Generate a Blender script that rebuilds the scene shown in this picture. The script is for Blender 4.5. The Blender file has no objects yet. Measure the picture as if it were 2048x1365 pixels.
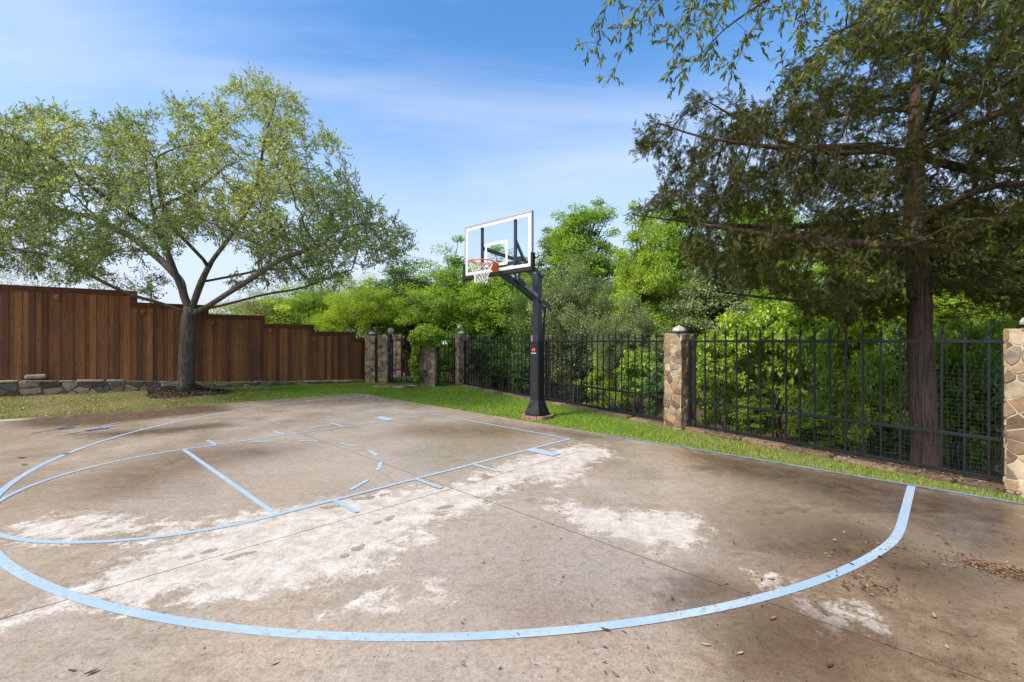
import bpy, math, random
import numpy as np
from mathutils import Vector, Matrix

# ------------------------------------------------------------------ camera, world, sun, exposure
S = bpy.context.scene
COL = S.collection
EYE = 1.58
FPX = 917.0                                   # focal length of the photograph in its own pixels
cam = bpy.data.cameras.new('camera')
cam.sensor_width = 36.0
cam.lens = FPX / 2048 * 36.0
cam.clip_start = 0.05
cam.clip_end = 2000
co = bpy.data.objects.new('camera', cam)
COL.objects.link(co)
co.location = (0, 0, EYE)
co.rotation_euler = (math.radians(90), 0, 0)
S.camera = co

SUN = Vector((-0.60, -0.45, 0.80)).normalized()
EXPOSURE = 1.52
W = bpy.data.worlds.new('World')
S.world = W
W.use_nodes = True
nt = W.node_tree
nt.nodes.clear()
def wn(t, **k):
    n = nt.nodes.new(t)
    for a, b in k.items(): setattr(n, a, b)
    return n
sky = wn('ShaderNodeTexSky', sky_type='NISHITA')
sky.sun_disc = False
sky.sun_elevation = math.asin(SUN.z)
sky.sun_rotation = math.atan2(SUN.x, SUN.y)
sky.air_density = 1.0
sky.dust_density = 1.2
sky.ozone_density = 1.2
tc = wn('ShaderNodeTexCoord')
sep = wn('ShaderNodeSeparateXYZ')
nt.links.new(tc.outputs['Generated'], sep.inputs[0])
addz = wn('ShaderNodeMath', operation='ADD'); addz.inputs[1].default_value = 0.18
mx0 = wn('ShaderNodeMath', operation='MAXIMUM'); mx0.inputs[1].default_value = 0.0
nt.links.new(sep.outputs['Z'], mx0.inputs[0]); nt.links.new(mx0.outputs[0], addz.inputs[0])
dx = wn('ShaderNodeMath', operation='DIVIDE'); dy = wn('ShaderNodeMath', operation='DIVIDE')
nt.links.new(sep.outputs['X'], dx.inputs[0]); nt.links.new(addz.outputs[0], dx.inputs[1])
nt.links.new(sep.outputs['Y'], dy.inputs[0]); nt.links.new(addz.outputs[0], dy.inputs[1])
cmb = wn('ShaderNodeCombineXYZ')
nt.links.new(dx.outputs[0], cmb.inputs[0]); nt.links.new(dy.outputs[0], cmb.inputs[1])
mp = wn('ShaderNodeMapping')
mp.inputs['Rotation'].default_value = (0, 0, math.radians(-14))
mp.inputs['Scale'].default_value = (0.42, 1.25, 1)
mp.inputs['Location'].default_value = (2.6, 0.9, 0)
nt.links.new(cmb.outputs[0], mp.inputs[0])
cn = wn('ShaderNodeTexNoise'); cn.inputs['Scale'].default_value = 0.85
cn.inputs['Detail'].default_value = 7; cn.inputs['Roughness'].default_value = 0.56
cn.inputs['Distortion'].default_value = 0.5
nt.links.new(mp.outputs[0], cn.inputs['Vector'])
cr = wn('ShaderNodeValToRGB')
cr.color_ramp.elements[0].position = 0.47; cr.color_ramp.elements[0].color = (0, 0, 0, 1)
cr.color_ramp.elements[1].position = 0.76; cr.color_ramp.elements[1].color = (0.7, 0.7, 0.7, 1)
nt.links.new(cn.outputs[0], cr.inputs[0])
hsv = wn('ShaderNodeHueSaturation')
hsv.inputs['Saturation'].default_value = 1.32
hsv.inputs['Value'].default_value = 0.70
nt.links.new(sky.outputs[0], hsv.inputs['Color'])
mixc = wn('ShaderNodeMixRGB')
mixc.inputs[2].default_value = (2.35, 2.5, 2.85, 1)
nt.links.new(cr.outputs[0], mixc.inputs[0]); nt.links.new(hsv.outputs[0], mixc.inputs[1])
hz = wn('ShaderNodeMapRange', interpolation_type='SMOOTHSTEP')
for _i, _v in enumerate((0.0, 0.58, 1.0, 0.0)): hz.inputs[1 + _i].default_value = _v
nt.links.new(sep.outputs['Z'], hz.inputs[0])
mixh = wn('ShaderNodeMixRGB'); mixh.inputs[2].default_value = (1.95, 2.18, 2.66, 1)
nt.links.new(hz.outputs[0], mixh.inputs[0]); nt.links.new(mixc.outputs[0], mixh.inputs[1])
bg = wn('ShaderNodeBackground'); bg.inputs['Strength'].default_value = 0.14
nt.links.new(mixh.outputs[0], bg.inputs['Color'])
wo = wn('ShaderNodeOutputWorld'); nt.links.new(bg.outputs[0], wo.inputs[0])

sl = bpy.data.lights.new('sun', 'SUN')
sl.energy = 2.2
sl.angle = math.radians(14)
sl.color = (1.0, 0.95, 0.88)
so = bpy.data.objects.new('sun', sl); COL.objects.link(so)
so.rotation_euler = (-SUN).to_track_quat('-Z', 'Y').to_euler()
so.location = (-8, -6, 12)

vs = S.view_settings
vs.view_transform = 'Standard'
try: vs.look = 'None'
except Exception: pass
vs.exposure = EXPOSURE; vs.gamma = 1.0; vs.use_curve_mapping = False
S.render.engine = 'CYCLES'
S.cycles.max_bounces = 8
S.cycles.transparent_max_bounces = 12
S.cycles.diffuse_bounces = 4
S.cycles.use_denoising = True

rng = np.random.default_rng(7)
random.seed(7)

# ------------------------------------------------------------------ helpers
def G(px, py, z=0.0):
    """point of the horizontal plane z seen at a pixel of the photograph"""
    d = FPX * (EYE - z) / (py - 682.5)
    return np.array([(px - 1024) / FPX * d, d])

def P3(px, py, d):
    return np.array([(px - 1024) / FPX * d, d, EYE + (682.5 - py) / FPX * d])

def nrm(a):
    a = np.asarray(a, float)
    return a / np.maximum(np.linalg.norm(a, axis=-1, keepdims=True), 1e-9)

def tag(o, label=None, cat=None, group=None, kind=None):
    if label: o['label'] = label
    if cat: o['category'] = cat
    if group: o['group'] = group
    if kind: o['kind'] = kind
    return o

def thing(name, label, cat, loc=(0, 0, 0), rz=0.0, group=None):
    o = bpy.data.objects.new(name, None)
    COL.objects.link(o)
    o.empty_display_size = 0.2
    o.location = loc
    o.rotation_euler = (0, 0, rz)
    return tag(o, label, cat, group)

def chain_loc(o):
    v = np.zeros(3)
    while o is not None:
        v += np.array(o.location); o = o.parent
    return v

def link_mesh(name, me, mat, parent=None, smooth=False):
    me.name = name
    if mat is not None: me.materials.append(mat)
    o = bpy.data.objects.new(name, me)
    COL.objects.link(o)
    if parent is not None: o.parent = parent
    if smooth: me.polygons.foreach_set('use_smooth', np.ones(len(me.polygons), bool))
    return o

def np_mesh(V, F, attrs=None, fattrs=None):
    me = bpy.data.meshes.new('m')
    V = np.ascontiguousarray(V, np.float32); F = np.ascontiguousarray(F, np.int32)
    me.vertices.add(len(V)); me.vertices.foreach_set('co', V.ravel())
    me.loops.add(F.size); me.loops.foreach_set('vertex_index', F.ravel())
    me.polygons.add(len(F))
    me.polygons.foreach_set('loop_start', np.arange(0, F.size, F.shape[1], dtype=np.int32))
    me.update(calc_edges=True)
    for k, a in (attrs or {}).items():
        at = me.attributes.new(k, 'FLOAT', 'POINT'); at.data.foreach_set('value', np.ascontiguousarray(a, np.float32))
    for k, a in (fattrs or {}).items():
        a = np.ascontiguousarray(a, np.float32)
        if a.ndim == 1:
            at = me.attributes.new(k, 'FLOAT', 'FACE'); at.data.foreach_set('value', a)
        else:
            at = me.attributes.new(k, 'FLOAT_COLOR', 'FACE')
            at.data.foreach_set('color', np.c_[a, np.ones(len(a))].astype(np.float32).ravel())
    return me

class MB:
    """collects boxes, bars, tubes and polygons into ONE mesh"""
    def __init__(s): s.v = []; s.f = []; s.c = []; s.col = (1, 1, 1)
    def add(s, verts, faces):
        b = len(s.v)
        s.v.extend([tuple(map(float, p)) for p in verts])
        for f in faces:
            s.f.append([b + i for i in f]); s.c.append(s.col)
    def box(s, c, size, ax=None):
        c = np.array(c, float); h = np.array(size, float) / 2
        A = np.eye(3) if ax is None else np.array(ax, float)
        vs = [c + A[0] * h[0] * i + A[1] * h[1] * j + A[2] * h[2] * k for i in (-1, 1) for j in (-1, 1) for k in (-1, 1)]
        s.add(vs, [(0, 1, 3, 2), (4, 6, 7, 5), (0, 4, 5, 1), (2, 3, 7, 6), (0, 2, 6, 4), (1, 5, 7, 3)])
    def cbox(s, c, size, ax=None, ch=0.006):
        """box with chamfered edges"""
        c = np.array(c, float); h = np.array(size, float) / 2
        ch = min(ch, h.min() * 0.6)
        A = np.eye(3) if ax is None else np.array(ax, float)
        vs = []; idx = {}
        for i in (-1, 1):
            for j in (-1, 1):
                for k in (-1, 1):
                    for m in range(3):
                        q = np.array([i, j, k]) * (h - ch); q[m] = (i, j, k)[m] * h[m]
                        idx[(i, j, k, m)] = len(vs); vs.append(c + q @ A)
        fs = []
        for m in range(3):
            a, b = [x for x in range(3) if x != m]
            for sg in (-1, 1):
                quad = []
                for (p, q) in ((-1, -1), (1, -1), (1, 1), (-1, 1)):
                    t = [0, 0, 0]; t[m] = sg; t[a] = p; t[b] = q; quad.append(idx[(*t, m)])
                fs.append(quad)
        for m in range(3):
            a, b = [x for x in range(3) if x != m]
            for p in (-1, 1):
                for q in (-1, 1):
                    t0 = [0, 0, 0]; t0[a] = p; t0[b] = q
                    t1 = list(t0); t0[m] = -1; t1[m] = 1
                    fs.append([idx[(*t0, a)], idx[(*t1, a)], idx[(*t1, b)], idx[(*t0, b)]])
        for i in (-1, 1):
            for j in (-1, 1):
                for k in (-1, 1): fs.append([idx[(i, j, k, m)] for m in range(3)])
        s.add(vs, fs)
    def beam(s, p, q, w, h, up=(0, 0, 1), ch=0.004):
        p = np.array(p, float); q = np.array(q, float)
        x = q - p; L = np.linalg.norm(x); x /= L
        y = nrm(np.cross(up, x)); z = np.cross(x, y)
        s.cbox((p + q) / 2, (L, w, h), (x, y, z), ch)
    def tube(s, pts, radii, n=8, cap=True):
        pts = np.array(pts, float)
        if np.isscalar(radii): radii = [radii] * len(pts)
        t = nrm(np.gradient(pts, axis=0))
        ref = np.array([0, 0, 1.0]) if abs(t[0][2]) < 0.9 else np.array([1.0, 0, 0])
        a = nrm(np.cross(ref, t[0])); rings = []
        for i in range(len(pts)):
            a = nrm(a - t[i] * (a @ t[i])); b = np.cross(t[i], a)
            for k in range(n):
                th = 2 * math.pi * k / n
                rings.append(pts[i] + radii[i] * (a * math.cos(th) + b * math.sin(th)))
        fs = []
        for i in range(len(pts) - 1):
            for k in range(n):
                k2 = (k + 1) % n
                fs.append((i * n + k, i * n + k2, (i + 1) * n + k2, (i + 1) * n + k))
        if cap:
            fs.append(tuple(range(n - 1, -1, -1))); o = (len(pts) - 1) * n
            fs.append(tuple(o + k for k in range(n)))
        s.add(rings, fs)
    def lathe(s, prof, c=(0, 0, 0), n=24, phase=0.0):
        vs = []; fs = []
        for (r, z) in prof:
            for k in range(n):
                th = 2 * math.pi * k / n + phase
                vs.append((c[0] + r * math.cos(th), c[1] + r * math.sin(th), c[2] + z))
        for i in range(len(prof) - 1):
            for k in range(n):
                k2 = (k + 1) % n
                fs.append((i * n + k, i * n + k2, (i + 1) * n + k2, (i + 1) * n + k))
        fs.append(tuple(range(n - 1, -1, -1))); o = (len(prof) - 1) * n
        fs.append(tuple(o + k for k in range(n)))
        s.add(vs, fs)
    def build(s, name, mat, parent=None, smooth=False, local=False):
        me = bpy.data.meshes.new(name)
        off = np.zeros(3) if (local or parent is None) else chain_loc(parent)
        V = np.array(s.v) - off
        me.from_pydata(V.tolist(), [], s.f)
        at = me.attributes.new('tint', 'FLOAT_COLOR', 'FACE')
        at.data.foreach_set('color', np.c_[np.array(s.c, np.float32), np.ones(len(s.c), np.float32)].astype(np.float32).ravel())
        me.update()
        return link_mesh(name, me, mat, parent, smooth)

# ------------------------------------------------------------------ materials
class NT:
    def __init__(s, name):
        s.m = bpy.data.materials.new(name); s.m.use_nodes = True
        s.t = s.m.node_tree; s.t.nodes.clear()
        s.out = s.n('ShaderNodeOutputMaterial')
    def n(s, t, **k):
        x = s.t.nodes.new(t)
        for a, b in k.items(): setattr(x, a, b)
        return x
    def l(s, a, b): s.t.links.new(a, b)
    def setin(s, sock, v):
        if v is None: return
        if hasattr(v, 'is_output'): s.l(v, sock)
        else: sock.default_value = v
    def math(s, op, a, b=None, clamp=False):
        x = s.n('ShaderNodeMath', operation=op, use_clamp=clamp)
        s.setin(x.inputs[0], a); s.setin(x.inputs[1], b); return x.outputs[0]
    def mix(s, f, a, b, bt='MIX'):
        x = s.n('ShaderNodeMixRGB', blend_type=bt)
        s.setin(x.inputs[0], f); s.setin(x.inputs[1], a); s.setin(x.inputs[2], b); return x.outputs[0]
    def noise(s, vec, scale, detail=3, rough=0.55, dist=0.0):
        x = s.n('ShaderNodeTexNoise'); x.inputs['Scale'].default_value = scale
        x.inputs['Detail'].default_value = detail; x.inputs['Roughness'].default_value = rough
        x.inputs['Distortion'].default_value = dist
        if vec is not None: s.l(vec, x.inputs['Vector'])
        return x.outputs[0]
    def map(s, vec, scale=(1, 1, 1), rot=(0, 0, 0)):
        x = s.n('ShaderNodeMapping'); x.inputs['Scale'].default_value = scale; x.inputs['Rotation'].default_value = rot
        s.l(vec, x.inputs[0]); return x.outputs[0]
    def rng(s, v, a, b, c=0.0, d=1.0, smooth=False):
        x = s.n('ShaderNodeMapRange', interpolation_type='SMOOTHSTEP' if smooth else 'LINEAR')
        s.setin(x.inputs[0], v)
        for i, q in enumerate((a, b, c, d)): x.inputs[1 + i].default_value = q
        return x.outputs[0]
    def attr(s, name, out='Fac'):
        x = s.n('ShaderNodeAttribute', attribute_name=name); return x.outputs[out]
    def obj(s): return s.n('ShaderNodeTexCoord').outputs['Object']
    def geo(s): return s.n('ShaderNodeNewGeometry')
    def ramp(s, f, stops):
        x = s.n('ShaderNodeValToRGB'); e = x.color_ramp.elements
        while len(e) < len(stops): e.new(0.5)
        for el, (p, c) in zip(e, stops): el.position = p; el.color = (*c, 1)
        s.setin(x.inputs[0], f); return x.outputs[0]
    def bump(s, h, strength=0.3, dist=0.01):
        x = s.n('ShaderNodeBump'); x.inputs['Strength'].default_value = strength; x.inputs['Distance'].default_value = dist
        s.l(h, x.inputs['Height']); return x.outputs[0]
    def bsdf(s, col, rough=0.6, normal=None, metal=0.0, spec=0.5):
        x = s.n('ShaderNodeBsdfPrincipled')
        s.setin(x.inputs['Base Color'], col); s.setin(x.inputs['Roughness'], rough)
        s.setin(x.inputs['Metallic'], metal); s.setin(x.inputs['Specular IOR Level'], spec)
        if normal is not None: s.l(normal, x.inputs['Normal'])
        return x.outputs[0]
    def done(s, sh): s.l(sh, s.out.inputs[0]); return s.m

def C3(r, g, b): return (r, g, b, 1)

def mat_plain(name, col, rough=0.5, metal=0.0, spec=0.5, var=0.12, scale=30, bump=0.0):
    m = NT(name); ob = m.obj()
    n = m.noise(ob, scale, 4)
    f = m.rng(n, 0.3, 0.7, 1 - var, 1 + var)
    c = m.mix(1.0, C3(*col), f, 'MULTIPLY')
    r = m.rng(m.noise(ob, scale * 0.4, 3), 0.3, 0.7, rough * 0.85, min(1, rough * 1.15))
    nm = m.bump(n, bump, 0.004) if bump else None
    return m.done(m.bsdf(c, r, nm, metal, spec))

def mat_leaf(name, dark, light, tip=None, trans=0.38, rough=0.48, spec=0.25, tcol=1.4):
    m = NT(name)
    t = m.attr('tint')
    stops = [(0.0, dark), (0.65, light)]
    if tip: stops.append((1.0, tip))
    c = m.ramp(t, stops)
    b = m.bsdf(c, rough, None, 0, spec)
    tr = m.n('ShaderNodeBsdfTranslucent')
    m.l(m.mix(1.0, c, C3(tcol * 1.15, tcol * 1.05, tcol * 0.55), 'MULTIPLY'), tr.inputs[0])
    mx = m.n('ShaderNodeMixShader'); mx.inputs[0].default_value = trans
    m.l(b, mx.inputs[1]); m.l(tr.outputs[0], mx.inputs[2])
    return m.done(mx.outputs[0])

def mat_bark(name, dark, light, scale=(14, 14, 2.2), bump=0.7):
    m = NT(name); ob = m.obj()
    v = m.map(ob, scale)
    n = m.noise(v, 1.6, 6, 0.65, 0.8)
    n2 = m.noise(ob, 2.0, 3)
    c = m.ramp(n, [(0.34, dark), (0.62, light)])
    c = m.mix(m.rng(n2, 0.42, 0.7, 0, 0.45), c, C3(light[0] * 1.05, light[1] * 1.12, light[2] * 0.95))
    return m.done(m.bsdf(c, 0.85, m.bump(n, bump, 0.03), 0, 0.25))

def mat_stone(name):
    m = NT(name); ob = m.obj()
    t = m.attr('tint', 'Color')
    n1 = m.noise(ob, 9, 6, 0.65, 0.4); n2 = m.noise(ob, 45, 5, 0.7); n3 = m.noise(ob, 3.0, 5, 0.6)
    c = m.mix(1.0, t, m.ramp(n1, [(0.28, (0.62, 0.56, 0.5)), (0.5, (1, 1, 1)), (0.72, (1.35, 1.3, 1.2))]), 'MULTIPLY')
    c = m.mix(m.rng(n3, 0.54, 0.72, 0, 0.38), c, C3(0.10, 0.085, 0.065))      # lichen and grime blotches
    c = m.mix(m.rng(n2, 0.6, 0.75, 0, 0.3), c, C3(0.40, 0.34, 0.25))
    h = m.math('ADD', m.math('MULTIPLY', n1, 0.8), m.math('MULTIPLY', n2, 0.35))
    return m.done(m.bsdf(c, 0.82, m.bump(h, 0.75, 0.02), 0, 0.3))

def mat_wood(name):
    m = NT(name); ob = m.obj()
    t = m.attr('tint', 'Color')
    sp = m.n('ShaderNodeSeparateColor'); m.l(t, sp.inputs[0])
    off = m.n('ShaderNodeCombineXYZ'); m.setin(off.inputs[2], m.math('MULTIPLY', sp.outputs[2], 37.0))
    va = m.n('ShaderNodeVectorMath', operation='ADD'); m.l(ob, va.inputs[0]); m.l(off.outputs[0], va.inputs[1])
    v = m.map(va.outputs[0], (26, 26, 1.5))
    g = m.noise(v, 1.2, 6, 0.62, 1.2)
    k = m.n('ShaderNodeTexVoronoi'); k.inputs['Scale'].default_value = 1.0
    m.l(m.map(va.outputs[0], (7.5, 7.5, 3.4)), k.inputs['Vector'])
    knot = m.rng(k.outputs['Distance'], 0.05, 0.17, 1, 0, True)
    big = m.noise(m.map(ob, (1.3, 1.3, 0.7)), 1.0, 4, 0.6)
    base = m.mix(sp.outputs[0], C3(0.095, 0.033, 0.011), C3(0.40, 0.160, 0.046))
    c = m.mix(1.0, base, m.ramp(g, [(0.3, (0.55, 0.5, 0.46)), (0.52, (1, 1, 1)), (0.74, (1.4, 1.36, 1.25))]), 'MULTIPLY')
    c = m.mix(m.rng(big, 0.45, 0.72, 0.0, 0.55), c, C3(0.060, 0.024, 0.011))
    c = m.mix(m.math('MULTIPLY', knot, 0.8), c, C3(0.022, 0.010, 0.006))
    return m.done(m.bsdf(c, 0.6, m.bump(g, 0.35, 0.006), 0, 0.35))

M = {}
M['stone'] = mat_stone('rubble stone')
M['wood'] = mat_wood('stained cedar boards')
M['iron'] = mat_plain('black painted iron', (0.010, 0.011, 0.012), 0.45, 0, 0.3, 0.3, 20)
M['wire'] = mat_plain('dull wire', (0.035, 0.035, 0.032), 0.7, 0, 0.2)
M['pole'] = mat_plain('black powder coat', (0.032, 0.040, 0.055), 0.32, 0, 0.6, 0.2, 14)
M['pad'] = mat_plain('black vinyl pad', (0.012, 0.012, 0.014), 0.52, 0, 0.4, 0.25, 8, 0.15)
M['boardpad'] = mat_plain('black rubber edge pad', (0.014, 0.014, 0.015), 0.6, 0, 0.3)
M['alu'] = mat_plain('brushed aluminium', (0.40, 0.41, 0.43), 0.4, 0.5, 0.5, 0.05)
M['white'] = mat_plain('white print', (0.62, 0.62, 0.63), 0.45, 0, 0.4, 0.04)
M['orange'] = mat_plain('orange enamel', (0.62, 0.115, 0.028), 0.36, 0, 0.5, 0.12, 25)
M['orangelogo'] = mat_plain('orange print', (0.75, 0.14, 0.03), 0.5, 0, 0.3, 0.05)
M['net'] = mat_plain('white nylon cord', (0.74, 0.72, 0.68), 0.8, 0, 0.2, 0.1)
M['steel'] = mat_plain('zinc bolt', (0.6, 0.6, 0.6), 0.3, 0.9)
M['lampglass'] = mat_plain('frosted lamp glass', (0.36, 0.34, 0.30), 0.5, 0, 0.4, 0.2)
M['ball'] = mat_plain('tan cast stone', (0.36, 0.30, 0.22), 0.8, 0, 0.3, 0.25, 14, 0.3)
M['bark_oak'] = mat_bark('grey oak bark', (0.030, 0.024, 0.019), (0.150, 0.125, 0.098))
M['bark_dark'] = mat_bark('dark wet bark', (0.022, 0.017, 0.013), (0.085, 0.065, 0.05))
M['bark_cedar'] = mat_bark('shredding cedar bark', (0.014, 0.009, 0.007), (0.150, 0.095, 0.070), (26, 26, 1.6), 1.0)
M['soil'] = mat_plain('dark soil', (0.055, 0.04, 0.028), 0.9, 0, 0.2, 0.5, 6, 0.6)
M['mulch'] = None

def mat_tinted(name, rough=0.8, spec=0.25, sat=1.0):
    m = NT(name)
    return m.done(m.bsdf(m.attr('tint', 'Color'), rough, None, 0, spec))
M['chips'] = mat_tinted('loose dry bits', 0.75)
M['grass'] = None

def mat_grass():
    m = NT('grass blades'); t = m.attr('tint', 'Color')
    b = m.bsdf(t, 0.5, None, 0, 0.3)
    tr = m.n('ShaderNodeBsdfTranslucent'); m.l(m.mix(1.0, t, C3(1.2, 1.15, 0.6), 'MULTIPLY'), tr.inputs[0])
    mx = m.n('ShaderNodeMixShader'); mx.inputs[0].default_value = 0.3
    m.l(b, mx.inputs[1]); m.l(tr.outputs[0], mx.inputs[2])
    return m.done(mx.outputs[0])
M['grass'] = mat_grass()

def mat_ground():
    m = NT('lawn soil and leaf litter'); ob = m.obj()
    dry = m.attr('dry'); wood = m.attr('woods')
    n = m.noise(ob, 3.0, 5, 0.6); n2 = m.noise(ob, 40, 4, 0.7)
    g = m.mix(n, C3(0.075, 0.125, 0.02), C3(0.13, 0.19, 0.03))
    d = m.mix(n2, C3(0.12, 0.085, 0.04), C3(0.26, 0.20, 0.10))
    c = m.mix(m.math('MULTIPLY', dry, m.rng(n, 0.3, 0.6, 0.5, 1.0)), g, d)
    l = m.mix(m.rng(n2, 0.35, 0.65), C3(0.035, 0.024, 0.014), C3(0.14, 0.095, 0.055))
    c = m.mix(wood, c, l)
    return m.done(m.bsdf(c, 0.9, m.bump(n2, 0.6, 0.02), 0, 0.2))
M['ground'] = mat_ground()

def mat_concrete():
    m = NT('damp concrete'); ob = m.obj()
    sd, sw, sf = m.attr('dry'), m.attr('wet'), m.attr('film')
    sm_ = m.attr('mid')
    jt = m.attr('joint')
    br = m.attr('broom')
    nA = m.noise(ob, 1.1, 6, 0.62, 0.3); nB = m.noise(ob, 5.5, 7, 0.66, 0.4); nC = m.noise(ob, 38, 5, 0.7); nD = m.noise(ob, 0.5, 3, 0.5)
    nS = m.noise(m.map(ob, (1.0, 5.0, 1), (0, 0, math.radians(35))), 1.4, 5, 0.6, 0.6)
    def edge(a, amp1, amp2, soft):
        x = m.math('ADD', a, m.math('MULTIPLY', m.math('SUBTRACT', nB, 0.5), amp1))
        x = m.math('ADD', x, m.math('MULTIPLY', m.math('SUBTRACT', nC, 0.5), amp2))
        x = m.math('ADD', x, m.math('MULTIPLY', m.math('SUBTRACT', nA, 0.5), amp1 * 0.8))
        return m.rng(x, -soft, soft, 0, 1, True)
    fd = m.math('MULTIPLY', edge(sd, 1.05, 0.5, 0.11), m.rng(nB, .30, .62, .62, 1.0))
    fw = edge(sw, 1.1, 0.10, 0.30)
    fm = edge(sm_, 1.5, 0.10, 0.45)
    ff = edge(sf, 1.0, 0.08, 0.40)
    damp = m.ramp(nA, [(0.30, (0.270, 0.208, 0.150)), (0.50, (0.335, 0.268, 0.202)), (0.70, (0.385, 0.322, 0.254))])
    damp = m.mix(m.rng(nS, 0.52, 0.72, 0, 0.40), damp, C3(0.17, 0.125, 0.088))
    damp = m.mix(m.rng(nD, 0.40, 0.62, 0, 0.42), damp, C3(0.365, 0.255, 0.150))
    damp = m.mix(m.rng(nB, 0.40, 0.66, 0.0, 0.22), damp, C3(0.41, 0.345, 0.265))
    dry = m.mix(m.rng(nB, 0.35, 0.65), C3(0.43, 0.375, 0.305), C3(0.55, 0.505, 0.44))
    dry = m.mix(m.rng(nC, 0.38, 0.62, 0.0, 0.35), dry, C3(0.40, 0.335, 0.27))
    wet = m.mix(m.rng(nB, 0.3, 0.68), C3(0.036, 0.021, 0.010), C3(0.115, 0.070, 0.038))
    film = m.mix(nB, C3(0.235, 0.185, 0.135), C3(0.33, 0.27, 0.205))
    mid = m.mix(m.rng(nB, 0.34, 0.62), C3(0.118, 0.072, 0.035), C3(0.238, 0.164, 0.098))
    damp = m.mix(m.math('MULTIPLY', fm, 0.85), damp, mid)
    c = m.mix(fd, damp, dry)
    c = m.mix(m.math('MULTIPLY', ff, 0.7), c, film)
    c = m.mix(m.math('MULTIPLY', fw, 0.78), c, wet)
    # broom grooves, only where the other slab was finished that way
    wv = m.n('ShaderNodeTexWave', wave_type='BANDS', bands_direction='X')
    wv.inputs['Scale'].default_value = 9.0; wv.inputs['Distortion'].default_value = 1.2; wv.inputs['Detail'].default_value = 2
    m.l(m.map(ob, (1, 1, 1), (0, 0, math.radians(-52))), wv.inputs['Vector'])
    brf = m.math('MULTIPLY', br, m.rng(nA, 0.35, 0.6))
    c = m.mix(m.math('MULTIPLY', brf, m.math('MULTIPLY', wv.outputs[0], 0.33)), c, C3(0.42, 0.35, 0.26))
    # fine aggregate, specks and pores
    nE = m.noise(ob, 110, 4, 0.75); nF = m.noise(ob, 14, 6, 0.72, 0.5)
    c = m.mix(1.0, c, m.ramp(nE, [(0.33, (0.66, 0.64, 0.62)), (0.5, (1, 1, 1)), (0.68, (1.22, 1.22, 1.22))]), 'MULTIPLY')
    c = m.mix(1.0, c, m.ramp(nF, [(0.32, (0.78, 0.75, 0.71)), (0.5, (1, 1, 1)), (0.7, (1.13, 1.13, 1.14))]), 'MULTIPLY')
    c = m.mix(1.0, c, m.ramp(nC, [(0.28, (0.68, 0.66, 0.63)), (0.5, (1, 1, 1)), (0.75, (1.2, 1.2, 1.2))]), 'MULTIPLY')
    vo = m.n('ShaderNodeTexVoronoi'); vo.inputs['Scale'].default_value = 11; vo.inputs['Randomness'].default_value = 1
    m.l(ob, vo.inputs['Vector'])
    pit = m.rng(vo.outputs['Distance'], 0.03, 0.075, 1, 0)
    c = m.mix(m.math('MULTIPLY', pit, m.rng(nA, 0.45, 0.6, 0, 0.55)), c, C3(0.08, 0.06, 0.045))
    c = m.mix(jt, c, C3(0.022, 0.017, 0.013))
    r = m.math('ADD', 0.31, m.math('MULTIPLY', m.math('SUBTRACT', nA, 0.5), 0.55))
    def mixv(f, a, b):
        return m.math('ADD', m.math('MULTIPLY', a, m.math('SUBTRACT', 1.0, f)), m.math('MULTIPLY', f, b))
    r = mixv(fd, r, 0.85)
    r = mixv(ff, r, m.rng(nB, 0.3, 0.7, 0.12, 0.30))
    r = mixv(fw, r, m.rng(nB, 0.3, 0.7, 0.16, 0.42))
    r = mixv(jt, r, 0.95)
    h = m.math('ADD', m.math('MULTIPLY', nC, 0.5), m.math('MULTIPLY', m.math('MULTIPLY', wv.outputs[0], br), 0.9))
    return m.done(m.bsdf(c, r, m.bump(h, 0.16, 0.003), 0, 0.62))
M['concrete'] = mat_concrete()

def mat_paint():
    m = NT('light blue court paint'); ob = m.obj()
    nA = m.noise(ob, 1.2, 4); nB = m.noise(ob, 22, 6, 0.72); nC = m.noise(ob, 70, 3, 0.7)
    c = m.mix(m.rng(nA, 0.35, 0.65), C3(0.255, 0.360, 0.455), C3(0.35, 0.450, 0.535))
    c = m.mix(m.rng(nC, 0.35, 0.7, 0, 0.35), c, C3(0.38, 0.47, 0.55))
    c = m.mix(m.math('MULTIPLY', m.rng(nB, 0.50, 0.64, 0, 1), m.rng(nA, .38, .62, .15, .9)), c, C3(0.29, 0.235, 0.18))
    return m.done(m.bsdf(c, 0.45, m.bump(nC, 0.15, 0.002), 0, 0.4))
M['paint'] = mat_paint()
M['paintdark'] = mat_plain('dark blue paint', (0.045, 0.08, 0.20), 0.5, 0, 0.4, 0.5, 9)
M['edgepaint'] = mat_plain('worn blue grey edge paint', (0.17, 0.22, 0.26), 0.5, 0, 0.4, 0.4, 12)
def mat_print():
    m = NT('wet footprint'); n = m.noise(m.obj(), 16, 5, .7)
    b = m.bsdf(C3(0.31, 0.24, 0.175), 0.5, None, 0, 0.4); t = m.n('ShaderNodeBsdfTransparent')
    mx = m.n('ShaderNodeMixShader'); m.l(m.rng(n, .36, .56, 0, .8), mx.inputs[0]); m.l(t.outputs[0], mx.inputs[1]); m.l(b, mx.inputs[2])
    return m.done(mx.outputs[0])
M['wetprint'] = mat_print()

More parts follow.
